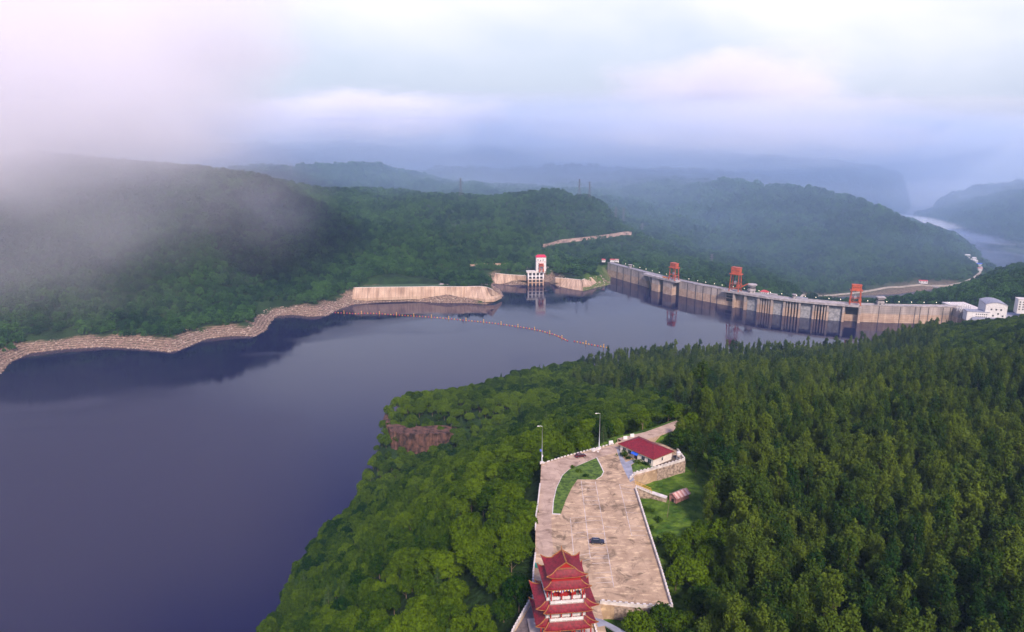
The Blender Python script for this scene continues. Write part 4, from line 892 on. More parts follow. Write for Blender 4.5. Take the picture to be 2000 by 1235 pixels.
m = MB(); dsec(m, [(.5,CREST-.9),(.5,CREST+1.0),(.1,CREST+1.0),(.1,CREST-.9)], 1186, 1872, 10); dsec(m, [(-8.7,CREST-.5),(-8.7,CREST+1.0),(-9.1,CREST+1.0),(-9.1,CREST-.5)], 1186, 1872, 10); m.build('crest_parapet', M_DCAP, de)
m = MB(); dsec(m, [(-1.5,CREST+.02),(-1.5,CREST+.12),(-7.5,CREST+.12),(-7.5,CREST+.02)], 1186, 1872, 10); m.build('crest_road', M_GREY, de)
m = MB()
for px in (1205,1217,1232,1247,1342,1358,1372,1388,1400,1714,1755,1784,1794,1810,1838,1852): dbox(m, px-.7, px+.7, -.3, .35, -2, CREST-1.5, 0)
tag(m.build('joint_grooves', M_DARKC, de), kind='stuff')
def platform(pa, pb, out):
    m = MB(); dbox(m, pa, pb, .45, out, CREST-2.2, CREST+.25); dbox(m, pa, pb, out-.4, out+.1, CREST+.25, CREST+1.2); return m.build('intake_platform', M_DCAP, de)
platform(1262, 1328, 13); platform(1414, 1672, 12)
def pier(pa, pb, out, z0=-25, z1=CREST-2.2): m = MB(); dbox(m, pa, pb, .4, out, z0, z1); return m.build('pier', M_DAM, de)
for a_, c_ in ((1281,1294),(1303,1320)): pier(a_, c_, 11)
for px in (1266,1275):        # sloping brackets
    p, d, n = dnorm(px); m = MB(); q = [(0,CREST-2.2),(11,CREST-2.2),(0,-2)]
    vs = [((p+n*o+d*s).x-DO.x, (p+n*o+d*s).y-DO.y, z) for s in (-1.6,1.6) for o, z in [(a+.3,b) for a,b in q]]; m.add(vs, [(0,1,2),(5,4,3),(0,3,4,1),(1,4,5,2)]); m.build('bracket', M_DAM, de)
m = MB(); dbox(m, 1295, 1302.5, .3, .6, -10, CREST-2.3); dbox(m, 1268, 1274, .2, .5, 0, CREST-2.3); dbox(m,1321,1326,.3,.6,-10,CREST-5); m.build('intake_recess_shade', M_DARK, de)  # flat near-black panels stand in for shade inside the intake openings
m = MB(); dbox(m, 1418, 1435, .2, .6, 8, CREST-3); dbox(m, 1650, 1672, .2, .6, 11, CREST-3); m.build('intake_recess_shade', M_DARK, de)  # recess shade painted as dark panels under the platform
m = MB(); dbox(m, 1418, 1436, .6, 3, 13.5, 14.4); dbox(m, 1418, 1436, .6, 3, 18.5, 19.2); m.build('intake_beam', M_DAM, de)
for px, w_ in ((1437,3),(1459,4),(1484,4),(1508.6,4.4),(1533,4),(1560.6,4.2),(1588,4),(1615,4),(1644,4.6),(1674,3)): pier(px-w_/2, px+w_/2, 10)
m = MB(); dbox(m, 1439, 1457, .4, 2.5, -10, CREST-9); m.build('sill_wall', M_DAM, de)
for a_, c_ in ((1461.2,1482),(1511,1531),(1563,1586),(1617.2,1641.5)):
    m = MB(); dbox(m, a_, c_, .4, 6, -10, CREST-5); 
    for z in (4,9,14,19): dbox(m, a_, c_, 6, 6.3, z, z+.35)
    m.build('gate', M_GATE, de)
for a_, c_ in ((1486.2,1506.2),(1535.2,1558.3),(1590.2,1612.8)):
    m = MB(); dbox(m, a_, c_, .3, .8, -10, CREST-3); m.build('bay_shadow', M_DARKC, de)  # dark panel painted in as the shade behind the bay's ribs
    for i in range(4):
        px = a_+(c_-a_)*(i+.5)/4; pier(px-1.3, px+1.3, 8)
def crest_at(px, out=-4.5):
    p, d, n = dnorm(px); v = p+n*out; return (v.x, v.y, CREST+.12), math.atan2(d.y, d.x)
# lamps along the crest
M_LAMP = bpy.data.materials.new('lit_globe'); M_LAMP.use_nodes = True; _b = M_LAMP.node_tree.nodes['Principled BSDF']; _b.inputs['Emission Color'].default_value = (1,.86,.55,1); _b.inputs['Emission Strength'].default_value = 2.2
lp = MB(); lp.tube([(0,0,0),(0,0,4.2)], [.12,.08], 6); LPM = lp.build('post', M_STEEL); gb = bmesh.new(); bmesh.ops.create_icosphere(gb, subdivisions=2, radius=.52); gm = bpy.data.meshes.new('globe'); gb.to_mesh(gm); gb.free(); gm.materials.append(M_LAMP)
lpm = LPM.data; bpy.data.objects.remove(LPM)
xs_l = [1200.5,1214,1230,1242,1254,1266,1280,1294,1338,1355,1371,1388,1403,1425,1446.5,1476,1498,1521,1550,1568.5,1589,1614.5,1638.5,1693,1730,1755,1779.5,1804,1828.5,1853.5]
for i, px in enumerate(xs_l):
    v, r = crest_at(px, -8.2); e = empty('crest_lamp', v, r, None, 'lamp', 'lit globe lamps along the dam crest')
    e['label'] = 'small lit globe lamp on a post along the dam crest road'
    for nm, me in (('post', lpm), ('globe', gm)):
        o = bpy.data.objects.new(nm, me); col.objects.link(o); o.parent = e
        if nm == 'globe': o.location.z = 4.5
# gantry cranes
def gantry(px, Hh, Wd, label, jib=False, rz=None, loc=None, wide_box=1.0, out=3.0, group='orange gantry cranes'):
    v, r = crest_at(px, out) if loc is None else (loc, 0)
    if rz is not None: r = rz
    e = empty('gantry_crane', v, r, label, 'crane', group); a = Wd/2; c = 5.0; hl = Hh*.70
    for sx in (-1,1):
        for sy in (-1,1):
            m = MB(); m.bar((sx*a,sy*c,.6),(sx*a*.82,sy*c*.8,hl), 1.15); m.box(sx*a-1.2,sx*a+1.2,sy*c-.8,sy*c+.8,0,.9); m.build('leg', M_ORANGE, e)
    for sy in (-1,1):
        m = MB(); m.bar((-a*.95,sy*c*.95,hl*.18),(a*.95,sy*c*.95,hl*.18), .8); m.bar((-a*.9,sy*c*.9,hl*.5),(a*.9,sy*c*.9,hl*.5), .6); m.bar((-a*.93,sy*c*.93,hl*.2),(a*.05,sy*c*.9,hl*.5), .4); m.build('cross_brace', M_ORANGE, e)
    for sx in (-1,1):
        m = MB(); m.bar((sx*a*.93,-c*.93,hl*.4),(sx*a*.93,c*.93,hl*.4), .6); m.build('side_brace', M_ORANGE, e)
    m = MB(); m.box(-a*1.15,a*1.15,-c*1.15,-c*.65,hl,hl+1.6); m.box(-a*1.15,a*1.15,c*.65,c*1.15,hl,hl+1.6); m.box(-a*1.1,-a*.7,-c*.65,c*.65,hl,hl+1.4); m.box(a*.7,a*1.1,-c*.65,c*.65,hl,hl+1.4); m.box(-a*.7,a*.7,-c*.65,c*.65,hl+.2,hl+1.2); m.build('girder', M_ORANGE, e)
    m = MB(); m.box(-a*.88*wide_box,a*.88*wide_box,-c*.8,c*.8,hl+1.7,Hh-.8); m.box(-a*.94*wide_box,a*.94*wide_box,-c*.88,c*.88,Hh-.8,Hh); h = m.build('machine_house', M_ORANGE, e)
    m = MB(); k_ = 5; z = hl+1.7+(Hh-hl-2.5)*.5
    for i in range(k_): x = (-.7+1.4*i/(k_-1))*a*.88*wide_box; m.box(x-.5,x+.5,-c*.8-.06,-c*.8+.02,z-.55,z+.75)
    tag(m.build('window_row', M_DARK, h), kind='stuff')
    m = MB(); m.box(-2,1.2,-1.6,1.6,hl*.42,hl*.6); m.tube([(0,0,hl),(0,0,hl*.6)], [.25,.25], 6); m.build('hoist', M_STEEL, e)
    m = MB(); m.box(a*.55,a*1.05,-c*1.1,-c*.4,hl*.28,hl*.45); m.build('cab', M_ORANGE, e)
    if jib: m = MB(); m.bar((a*.9,0,hl*.22),(a+13,2,hl*.55), 1.3, 1.6); m.bar((a*.9,0,hl*.5),(a+6,1,hl*.36), .6); m.build('jib', M_ORANGE, e)
    return e
gantry(1316.5, 31, 15, 'farthest orange gantry crane on the left part of the dam above the two thick piers')
gantry(1435, 41, 17, 'tallest orange gantry crane with side jib in the middle of the dam', True)
gantry(1665, 32, 15.5, 'right orange gantry crane on two plain legs near the end of the spillway bays')
# control towers on the crest
def ctower(px, w_, h_, label, rnd_=True, out=-4.5):
    v, r = crest_at(px, out); e = empty('control_tower', v, r, label, 'tower'); n = 20 if rnd_ else 4; k = 1 if rnd_ else 1.25; R = w_/2
    ro = math.pi/4 if not rnd_ else 0
    def cyl(m, r0, r1, z0, z1, mi=0): 
        A_ = [(r0*math.cos(2*math.pi*i/n+ro), r0*math.sin(2*math.pi*i/n+ro), z0) for i in range(n)]; B_ = [(r1*math.cos(2*math.pi*i/n+ro), r1*math.sin(2*math.pi*i/n+ro), z1) for i in range(n)]
        m.add(A_+B_, [(i,(i+1)%n,n+(i+1)%n,n+i) for i in range(n)]+[tuple(range(n,2*n)), tuple(reversed(range(n)))], mi)
    m = MB(); cyl(m, R*.72*k, R*.72*k, -.1, h_*.8); m.build('shaft', M_DCAP, e)
    m = MB(); cyl(m, R*.75*k, R*.75*k, h_*.52, h_*.66, 0); m.build('window_band', M_DARK, e)
    m = MB(); cyl(m, R*.8*k, R*k, h_*.78, h_*.84); cyl(m, R*k, R*k, h_*.84, h_*.93); cyl(m, R*k, R*.4*k, h_*.93, h_); m.build('cap', M_DCAP, e)
    m = MB(); cyl(m, R*k*.86, R*k*.86, h_*.28, h_*.34); m.build('ledge', M_DCAP, e)
    for i in range(6):
        m = MB(); a_ = i*math.pi/3+.3; m.box(-.6,.6,-.15,.15,h_*.08,h_*.24); o = m.build('window', M_DARK, e); o.location = (R*.74*k*math.cos(a_), R*.74*k*math.sin(a_), 0); o.rotation_euler.z = a_+math.pi/2
ctower(1463, 17, 15.5, 'largest round control tower with wide cap right of the tallest crane')
ctower(1716, 14, 13.5, 'square control tower with wide flat cap on the right part of the dam', False)
ctower(1226.5, 9, 7, 'smallest control tower near the far left end of the dam')
ctower(1546.5, 8, 7.5, 'low rounded control tower behind the spillway bays in the middle')
def hut(name, loc, rz, L, Wd, h, rh, wallm, roofm, label, cat='building', hip=False, wins=4, overhang=.5):
    e = empty(name, loc, rz, label, cat); m = MB(); m.box(-L/2,L/2,-Wd/2,Wd/2,-1.5,h); m.build('wall', wallm, e); m = MB(); a, c = L/2+overhang, Wd/2+overhang; r_ = a-(c if hip else 0)
    v = [(-a,-c,h),(a,-c,h),(a,c,h),(-a,c,h),(-r_,0,h+rh),(r_,0,h+rh)]
    m.add(v, [(0,1,5,4),(2,3,4,5),(1,2,5),(3,0,4),(3,2,1,0)]); m.build('roof', roofm, e)
    for i in range(wins):
        x = -L/2+L*(i+.5)/wins; m = MB(); m.box(x-L/wins*.22,x+L/wins*.22,-Wd/2-.08,-Wd/2+.05,h*.35,h*.75); m.build('window', M_DARK, e)
    return e
M_REDD = mat('red_roof_paint', (.42,.06,.06), .6, .2, .4)
v, r = crest_at(1483.5, -16); hut('crest_house', (v[0],v[1],CREST-3), r, 13, 8, 5.5, 3, M_WHITE, M_REDD, 'small house with red hipped roof behind the dam beside the round tower', hip=True)
v, r = crest_at(1502, -15); hut('crest_house', (v[0],v[1],CREST-3), r, 11, 6, 4.2, 1, M_DCAP, M_DCAP, 'low pale hut behind the dam right of the red hipped roof')
v, r = crest_at(1556, -14); hut('crest_house', (v[0],v[1],CREST-3), r, 22, 6, 4, .8, M_DCAP, M_GREY, 'long low grey roofed shed behind the dam crest by the rounded tower')
for px, lb_, c_, L_ in ((1179,'small red and yellow kiosk at the far left end of the dam',M_REDD,7),(1196,'red roofed gatehouse where the road meets the dam',M_REDD,9),(1205,'pale flat roofed guard hut on the dam approach road',M_PINK,7)):
    x,y,z = atY(px, 512-(px-1179)*.05, 1500); hut('gatehouse', (x,y,CREST+.2), -.3, L_, 5, 3.5, 1.6, M_WHITE, c_, lb_, wins=3)
v, r = crest_at(1303, 5); e = empty('lifting_frame', (v[0],v[1],CREST+.3), r, 'low yellow lifting beam lying on the platform left of the farthest crane', 'machine')
m = MB(); m.box(-8,8,-1,1,.6,2.2); m.build('beam', M_YELP, e)
for x in (-6,-2,2,6): m = MB(); m.box(x-.5,x+.5,-1.3,1.3,0,2.5); m.build('bracket', M_REDD, e)
# right abutment
ae = empty('abutment', (*dnorm(1868)[0], 0), 0, 'ribbed concrete abutment block at the right end of the dam', 'abutment')
AO = Vector((*dnorm(1868)[0], 0))
for i, px in enumerate((1866,1872,1878.5,1885)):
    a_ = Vector(at(px, 636+ i*.8, 0)); m = MB(); q = a_-AO; m.box(q.x-1.7,q.x+1.7,q.y-6,q.y+14,-6,26); m.build('rib', M_DAM, ae)
m = MB(); q = Vector(at(1875,634,0))-AO; m.box(q.x-8,q.x+24,q.y+4,q.y+40,-8,24.5); m.build('block', M_DAM, ae)
m = MB(); m.box(q.x-9,q.x+26,q.y-7,q.y+40,24.5,26.5); m.build('deck', M_CAP, ae)
f0 = Vector(at(1882,606,CREST)); e = empty('steel_frame', tuple(f0-Vector((0,0,1))), .5, 'white open frame of posts and beams beside the right end of the dam', 'frame')
for x in (-12,-6,0,6,12):
    for y in (-3,3): m = MB(); m.bar((x,y,0),(x,y,9 if x < 8 else 7), .7); m.build('post', M_WHITE, e)
for y in (-3,3): m = MB(); m.bar((-12.4,y,9.2),(8,y,9.2), .8); m.build('beam', M_WHITE, e)
# white hall at the right end: tall block with curved roof and a lower wing
def at_base(px, py, z): return Vector(at(px, py, z))
hb = at_base(1936, 616, 31); e = empty('powerhouse', tuple(hb), -.30, 'large white hall with grey curved roof at the right end of the dam', 'building')
m = MB(); n_ = 10; L_, Wd = 27, 34; pr = [(-L_/2,-3),(L_/2,-3)]+[(L_/2-L_*i/n_, 17.5+4.5*math.sin(math.pi*min(1,i/n_*.85+.05))) for i in range(n_+1)]
k = len(pr); vs = [(x,-Wd/2,z) for x,z in pr]+[(x,Wd/2,z) for x,z in pr]; m.add(vs, [tuple(range(k)), tuple(range(2*k-1,k-1,-1))]+[(i,k+i,k+(i+1)%k,(i+1)%k) for i in range(k)]); m.build('wall', M_WHITE, e)
m = MB(); pr2 = [(x*1.03,z+.15) for x,z in pr[2:]]; k = len(pr2); vs = [(x,-Wd/2-.6,z) for x,z in pr2]+[(x,Wd/2+.6,z) for x,z in pr2]+[(x,-Wd/2-.6,z+.7) for x,z in pr2]+[(x,Wd/2+.6,z+.7) for x,z in pr2]
m.add(vs, [(2*k+i,2*k+i+1,3*k+i+1,3*k+i) for i in range(k-1)]+[(i,i+1,2*k+i+1,2*k+i) for i in range(k-1)]+[(i,k+i,k+i+1,i+1) for i in range(k-1)]+[(k+i,3*k+i,3*k+i+1,k+i+1) for i in range(k-1)]); m.build('roof', M_GREY, e)
for x, z in ((-9,3),(-3,3),(3,6),(9,3),(-6,12),(0,12),(6,12)): m = MB(); m.box(x-1.1,x+1.1,-Wd/2-.1,-Wd/2+.05,z-1,z+1.4); m.build('window', M_DARK, e)
hb = at_base(1905, 620, 29); e = empty('machine_hall', tuple(hb), -.25, 'lower white wing with two rows of small windows left of the curved roof hall', 'building')
m = MB(); m.box(-14,14,-8,8,-4,9.5); m.build('wall', M_WHITE, e); m = MB(); m.box(-14.5,14.5,-8.5,8.5,9.5,10.2); m.build('roof', M_GREY, e)
for i in range(6):
    for z in (3,6.5): x = -2+2.6*i; m = MB(); m.box(x-.7,x+.7,-8.1,-7.9,z-.8,z+.8); m.build('window', M_DARK, e)
hb = at_base(1997, 606, 40); e = empty('office_block', tuple(hb), -.3, 'white office block with rows of dark square windows at the right edge', 'building')
m = MB(); m.box(-9,9,-7,7,-4,16.5); m.build('wall', M_WHITE, e); m = MB(); m.box(-9.5,9.5,-7.5,7.5,16.5,17.2); m.build('roof', M_CAP, e)
for i in range(4):
    for z in (2.5,6,9.5,13): x = -6.6+4.4*i; m = MB(); m.box(x-1,x+1,-7.1,-6.9,z-.9,z+.9); m.build('window', M_DARK, e)
flat('service_yard', [tuple(at(px,py,30)[:2]) for px,py in [(1898,626),(1960,624),(2010,616),(2010,603),(1960,604),(1905,606)]], 31.6, M_GREY, dz=3)
KEEP += [([tuple(at(px,py,30)[:2]) for px,py in [(1862,640),(1890,634),(1960,630),(2010,622),(2010,594),(1950,590),(1900,596),(1868,600)]], 2)]
KEEPL += [([tuple(p) for p in DW], 34)]
# ------------------------------------------------------------------ intake tower
tx, ty, _ = at(1047, 556.5, 0); e = empty('intake_tower', (tx,ty,0), .06, 'white intake tower with red roof standing on an open frame in the water', 'tower')
M_TIDE = dam_mat(); M_TIDE.name = 'frame_concrete'
fr = bpy.data.materials.new('frame_white'); fr.use_nodes = True; t = fr.node_tree; b = t.nodes['Principled BSDF']; b.inputs['Roughness'].default_value = .8
tc = N(t,'ShaderNodeTexCoord'); sp = N(t,'ShaderNodeSeparateXYZ'); t.links.new(tc.outputs['Object'], sp.inputs[0]); n = N(t,'ShaderNodeTexNoise'); n.inputs['Scale'].default_value = .4; t.links.new(tc.outputs['Object'], n.inputs['Vector'])
a_ = N(t,'ShaderNodeMath', operation='MULTIPLY_ADD'); a_.inputs[1].default_value = 5; t.links.new(n.outputs['Fac'], a_.inputs[0]); t.links.new(sp.outputs['Z'], a_.inputs[2]); mr = N(t,'ShaderNodeMapRange'); mr.inputs['From Min'].default_value = 12; mr.inputs['From Max'].default_value = 18; t.links.new(a_.outputs[0], mr.inputs['Value'])
mx = N(t,'ShaderNodeMix', data_type='RGBA'); t.links.new(mr.outputs[0], mx.inputs[0]); mx.inputs[6].default_value = (.42,.27,.18,1); mx.inputs[7].default_value = (.74,.70,.68,1); t.links.new(mx.outputs[2], b.inputs['Base Color'])
for x in (-15.5,-8.2,-1,6,13.2):
    for y in (-6,6): m = MB(); m.box(x-1.1,x+1.1,y-1.1,y+1.1,-30,25); m.build('column', fr, e)
for z in (5.5,12,18.5):
    for y in (-6,6): m = MB(); m.box(-16.3,14,y-.9,y+.9,z-.8,z+.8); m.build('beam', fr, e)
    for x in (-15.5,13.2): m = MB(); m.box(x-.85,x+.85,-6,6,z-.75,z+.75); m.build('side_beam', fr, e)
m = MB(); m.box(-15,13,-1.5,3,-20,24.9); m.build('back_wall', mat('shaft_wall', (.12,.11,.12), .9, .3, .3), e)
m = MB(); m.box(-19,17,-7.6,9,24.9,27.3); m.box(-19,17,-7.6,-7.3,27.3,28.3); m.build('deck', M_CAP, e)
m = MB(); m.box(-.5,18.8,-3.5,11,27.3,54.5); wb = m.build('tower_wall', M_WHITE, e)
m = MB(); m.box(-.7,19,-3.7,11.2,45.2,46); m.build('string_course', M_PINK, e)
m = MB(); v = [(-1.2,-4.4,54.5),(19.6,-4.4,54.5),(19.6,11.8,54.5),(-1.2,11.8,54.5),(2,0,58.2),(16.5,0,58.2),(16.5,7,58.2),(2,7,58.2)]; m.add(v, [(0,1,5,4),(1,2,6,5),(2,3,7,6),(3,0,4,7),(4,5,6,7),(3,2,1,0)]); m.build('roof', mat('crimson_roof', (.50,.02,.06), .5), e)
for x, z in ((3,49.5),(8,48.3),(13,49.3),(4.8,42),(10.8,41.6),(4.8,37.8)): m = MB(); m.box(x-.9,x+.9,-3.62,-3.45,z-1,z+1); m.build('window', M_DARK, e)
gantry(0, 15.5, 8.5, 'small orange gantry crane on the deck in front of the white intake tower', loc=(tx+9.6,ty-2.4-3.6,27.3), rz=.06, wide_box=1.1)
px_, py_ = 1079, 541; x,y,z = at(px_, 548, 0); m = MB(); m.box(-3.4,3.4,-3,3,-5,17.5); m.box(-4,4,-3.6,3.6,17.5,19); o = m.build('bridge_pier', M_DAM); o.location = (x,y+12,0); tag(o, 'single tall concrete pier standing between the intake tower and the right revetment', 'pier')
# ------------------------------------------------------------------ concrete revetments
def revet_mat():
    m = bpy.data.materials.new('revetment'); m.use_nodes = True; t = m.node_tree; b = t.nodes['Principled BSDF']; b.inputs['Roughness'].default_value = .9
    tc = N(t,'ShaderNodeTexCoord'); up, _ = ramp_noise(t, tc, .06, (.37,.245,.165), (.50,.36,.25), 8, .35, .65, (1,1,1)); st, _ = ramp_noise(t, tc, .25, (.5,.45,.42), (1,1,1), 5, .36, .5, (1,.05,.1))
    m2 = N(t,'ShaderNodeMix', data_type='RGBA', blend_type='MULTIPLY'); m2.inputs[0].default_value = .7; t.links.new(up.outputs[2], m2.inputs[6]); t.links.new(st.outputs[2], m2.inputs[7]); t.links.new(m2.outputs[2], b.inputs['Base Color']); return m
M_REV = revet_mat()
def resample(pts, n):
    P_ = [Vector(p) for p in pts]; L = [0]
    for a, c in zip(P_[:-1], P_[1:]): L.append(L[-1]+(c-a).length)
    o = []
    for k in range(n+1):
        s = L[-1]*k/n; i = max(0, min(len(L)-2, int(np.searchsorted(L, s))-1)); o.append(P_[i].lerp(P_[i+1], (s-L[i])/max(1e-6, L[i+1]-L[i])))
    return o
def revet(bot, top, zb, zt, label, n=60, step=True, dark=None):
    B_ = resample([at(px,py,zb) for px,py in bot], n); T_ = resample([at(px,py,zt) for px,py in top], n); e = empty('revetment', tuple(B_[0]), 0, label, 'revetment'); O_ = B_[0]; m = MB(); rows = 6; vs = []
    for i in range(n+1):
        vs.append(tuple(B_[i]-O_-Vector((0,0,5))))
        for j in range(rows+1):
            p = B_[i].lerp(T_[i], j/rows); vs.append(tuple(p-O_))
        d = (T_[i]-B_[i]); d.z = 0; d.normalize(); vs.append(tuple(T_[i]-O_+d*2.2+Vector((0,0,.1)))); vs.append(tuple(T_[i]-O_+d*2.2-Vector((0,0,9))))
    k = rows+4; fs = [(i*k+j, (i+1)*k+j, (i+1)*k+j+1, i*k+j+1) for i in range(n) for j in range(k-1)]; fs += [tuple(range(k)), tuple(n*k+j for j in reversed(range(k)))]
    m.add(vs, fs); m.build('slab', M_REV, e); g = MB()
    for i in range(2, n, 3): g.bar(B_[i]-O_+Vector((0,-.05,.02)), T_[i]-O_+Vector((0,-.05,.02)), .35, .16)
    tag(g.build('slab_joints', M_DARKC, e), kind='stuff')
    b2 = MB()
    for a, c in zip(T_[:-1], T_[1:]): b2.bar(a-O_+Vector((0,.3,.35)), c-O_+Vector((0,.3,.35)), .7, .8)
    b2.build('coping', M_CAP, e); KEEP.append(([(p.x,p.y) for p in B_]+[(p.x,p.y) for p in reversed(T_)], 3.5)); return e
revet([(688,583),(740,581.5),(800,579.5),(850,578.5),(880,579),(905,580)], [(690,562.5),(740,561.5),(800,561),(850,560),(880,560.5),(905,560.5)], 8.5, 24, 'longest pale concrete revetment slope on the tongue of land left of the tower')
revet([(905,580),(930,582.5),(950,585),(966,584),(980,577.5)], [(905,560.5),(925,560),(940,560),(951,561.5),(962,566)], 8, 23.5, 'pinkish revetment rounding the pointed tip of the tongue of land', 24)
revet([(944,553),(968,553.5),(995,554),(1028,552.5)], [(936,534),(965,534),(995,537),(1028,539)], 1.5, 17, 'curved pale revetment in the cove behind the intake tower', 40)
revet([(1073,552.5),(1092,559.5),(1115,564.5),(1138,568.3)], [(1084,543),(1100,544),(1118,545.5),(1136,547.5)], .5, 15, 'ribbed concrete revetment on the point right of the intake tower', 36)
revet([(1139,560),(1152,557.5),(1166,552.5)], [(1137,547),(1148,542.5),(1156,543)], 6, 15.5, 'short sunlit concrete slope beside the grassy point near the dam', 16)
flat('bench_meadow', [tuple(at(px,py,24)[:2]) for px,py in [(700,561.5),(730,552),(780,548),(850,549),(872,556),(850,560),(790,560.5)]], 24.3, mat('meadow', (.045,.085,.03), .9, .35, .08), dz=5)
KEEP += [([tuple(at(px,py,24)[:2]) for px,py in [(690,563),(730,551),(780,547),(850,548),(872,556),(905,562)]], 0)]
for px, py, s_, lb_ in ((860,556,7,'heap of grey rubble on top of the concrete bank'),(942,556,5,'dark pile of scrap at the tip of the concrete bank')):
    x,y,z = at(px, py, 24); m = MB()
    for i in range(40): a_ = rnd.uniform(0,6.28); r = abs(rnd.gauss(0,1))*s_*.6; s = rnd.uniform(.4,1.4); m.box(r*math.cos(a_)*1.5-s, r*math.cos(a_)*1.5+s, r*math.sin(a_)*.6-s, r*math.sin(a_)*.6+s*.5, -.5, max(.4,3-r*.5)*rnd.uniform(.5,1), rot=a_)
    o = m.build('rubble_heap', mat('rubble_grey', (.30,.27,.27), .9, .4, .4) if px < 900 else M_DARKC); o.location = (x,y,z); tag(o, lb_, 'rubble')
# ------------------------------------------------------------------ shore rocks (uncountable)
rk = MB(); r2 = random.Random(3)
Pq = rng.uniform([-900,800],[250,1420],(60000,2)); dq = poly_sd(Pq, lake_poly); sel = (dq > -1) & (dq < 21) & ((Pq[:,1] > 1060) | (Pq[:,0] < -250)); Pq = Pq[sel][:6500]; hq = height(Pq)
icv = [Vector(v).normalized() for v in ((0,0,1),(.9,0,.3),(-.4,.8,.25),(-.4,-.8,.3),(.4,.5,-.6),(.3,-.7,-.5),(-.8,.1,-.5))]; icf = [(0,1,2),(0,2,3),(0,3,1),(1,4,2),(1,5,4),(3,5,1),(2,6,3),(2,4,6),(3,6,5),(4,5,6)]
for (x,y), z in zip(Pq, hq):
    s = r2.choice((.5,.7,.9,1.5)); a = r2.uniform(0,6.28); ca, sa = math.cos(a)*s, math.sin(a)*s
    rk.add([(x+v.x*ca*1.3-v.y*sa, y+v.x*sa*1.3+v.y*ca, z+v.z*s*.7) for v in icv], icf, r2.randrange(2))
tag(rk.build('shore_rocks', [mat('rock_pale', (.36,.29,.235), .9), mat('rock_brown', (.24,.15,.12), .9)]), kind='stuff')
# ------------------------------------------------------------------ floating boom
M_BY = mat('buoy_yellow', (.52,.27,.02), .5); M_BR = mat('buoy_red', (.36,.02,.04), .5)
def ball(mm, r, nm):
    bm = bmesh.new(); bmesh.ops.create_uvsphere(bm, u_segments=12, v_segments=8, radius=r)
    for v in bm.verts: v.co.z = v.co.z*.8+r*.35
    bmesh.ops.create_cone(bm, segments=8, radius1=r*.3, radius2=r*.15, depth=r*.6, cap_ends=True, matrix=Matrix.Translation((0,0,r*1.3))); me = bpy.data.meshes.new(nm); bm.to_mesh(me); bm.free(); me.materials.append(mm); return me
me_y, me_r = ball(M_BY, 1.05, 'float_yellow'), ball(M_BR, 1.05, 'float_red')
m = MB(); m.tube([(0,0,-.5),(0,0,.5),(0,0,.6),(0,0,3.6),(0,0,3.8),(0,0,5)], [1.1,1.1,.5,.45,.8,.1], 10); o_ = m.build('mk', M_BY); me_m = o_.data; bpy.data.objects.remove(o_)
BL = [(655,611.4),(668,612),(680,612.5),(695,613.6),(706,613),(720,612.5),(733,613),(748,614),(770,615.5),(792,617),(823,619),(853,621),(884,624),(915,627),(946,630),(976,633.5),(1006,638),(1035,642.5),(1060,648),(1085,655),(1108,666)]
def boom(pts, gap, t0):
    Q_ = [Vector(at(px,py,0)) for px,py in pts]; L = sum((b_-a_).length for a_,b_ in zip(Q_[:-1],Q_[1:])); n = int(L/gap); R_ = resample(Q_, n)
    for i, p in enumerate(R_):
        k = (i+t0) % 6; nm = 'marker_buoy' if k == 0 else 'buoy'; me = me_m if k == 0 else (me_y if i % 2 else me_r)
        o = bpy.data.objects.new(nm, me); col.objects.link(o); o.location = p
        if k == 0: tag(o, 'tall yellow marker buoy standing in the floating line', 'buoy', 'tall marker buoys of the floating line')
        elif i % 2: tag(o, 'round yellow buoy in the floating line across the reservoir', 'buoy', 'yellow buoys of the floating line')
        else: tag(o, 'round red buoy in the floating line across the reservoir', 'buoy', 'red buoys of the floating line')
boom(BL, 5.0, 3); boom([(1122,667.5),(1150,673),(1185,679.5)], 4.6, 2)
# ------------------------------------------------------------------ far side roads, walls, pylons, bridge
def drape_px(pts): return [gat(px,py,900)[:2] for px,py in pts]
M_WALLH = mat('hill_wall', (.30,.21,.17), .9, .5, .12); M_PALE = mat('pale_road', (.36,.31,.25), .85, .2, .1)
def roadpx(name, pts, wd, clearw, lift=1.2):
    q = drape_px(pts); ribbon(name, q, wd, M_PALE, lift, step=14); KEEPL.append((q, clearw)); return q
q = roadpx('shore_road', [(915,523.5),(940,521.5),(980,521),(1010,522.5),(1028,524.5),(1070,526)], 6, 11, 2.5)
def longwall(name, q, h, th, label, m_, lift=0):
    PQ = resample([Vector((x,y,0)) for x,y in q], 30); hh = height(np.array([[p.x,p.y] for p in PQ])); O_ = Vector((PQ[0].x,PQ[0].y,hh[0])); m = MB()
    for i in range(30): a_ = Vector((PQ[i].x,PQ[i].y,hh[i]+h/2-1+lift))-O_; c_ = Vector((PQ[i+1].x,PQ[i+1].y,hh[i+1]+h/2-1+lift))-O_; m.bar(a_, c_, th, h)
    o = m.build(name, m_); o.location = O_; tag(o, label, 'wall'); return o
longwall('retaining_wall', [(x,y+5) for x,y in q[:4]], 5, 1, 'low pink retaining wall along the shore road behind the cove', M_REV, 2)
q = drape_px([(1060,484),(1092,477),(1122,473),(1160,468),(1200,463),(1233,460)]); longwall('retaining_wall', q, 8, 1.5, 'long high retaining wall climbing the wooded hill above the intake tower', M_WALLH, 1.0); KEEPL.append(([(x,y-4) for x,y in q], 6))
q = roadpx('valley_road', [(1560,588),(1600,580),(1640,576),(1700,569),(1760,562),(1800,558),(1820,560),(1850,559),(1880,554),(1900,546),(1914,534),(1917,523),(1906,511),(1888,500)], 5, 10, 1.2)
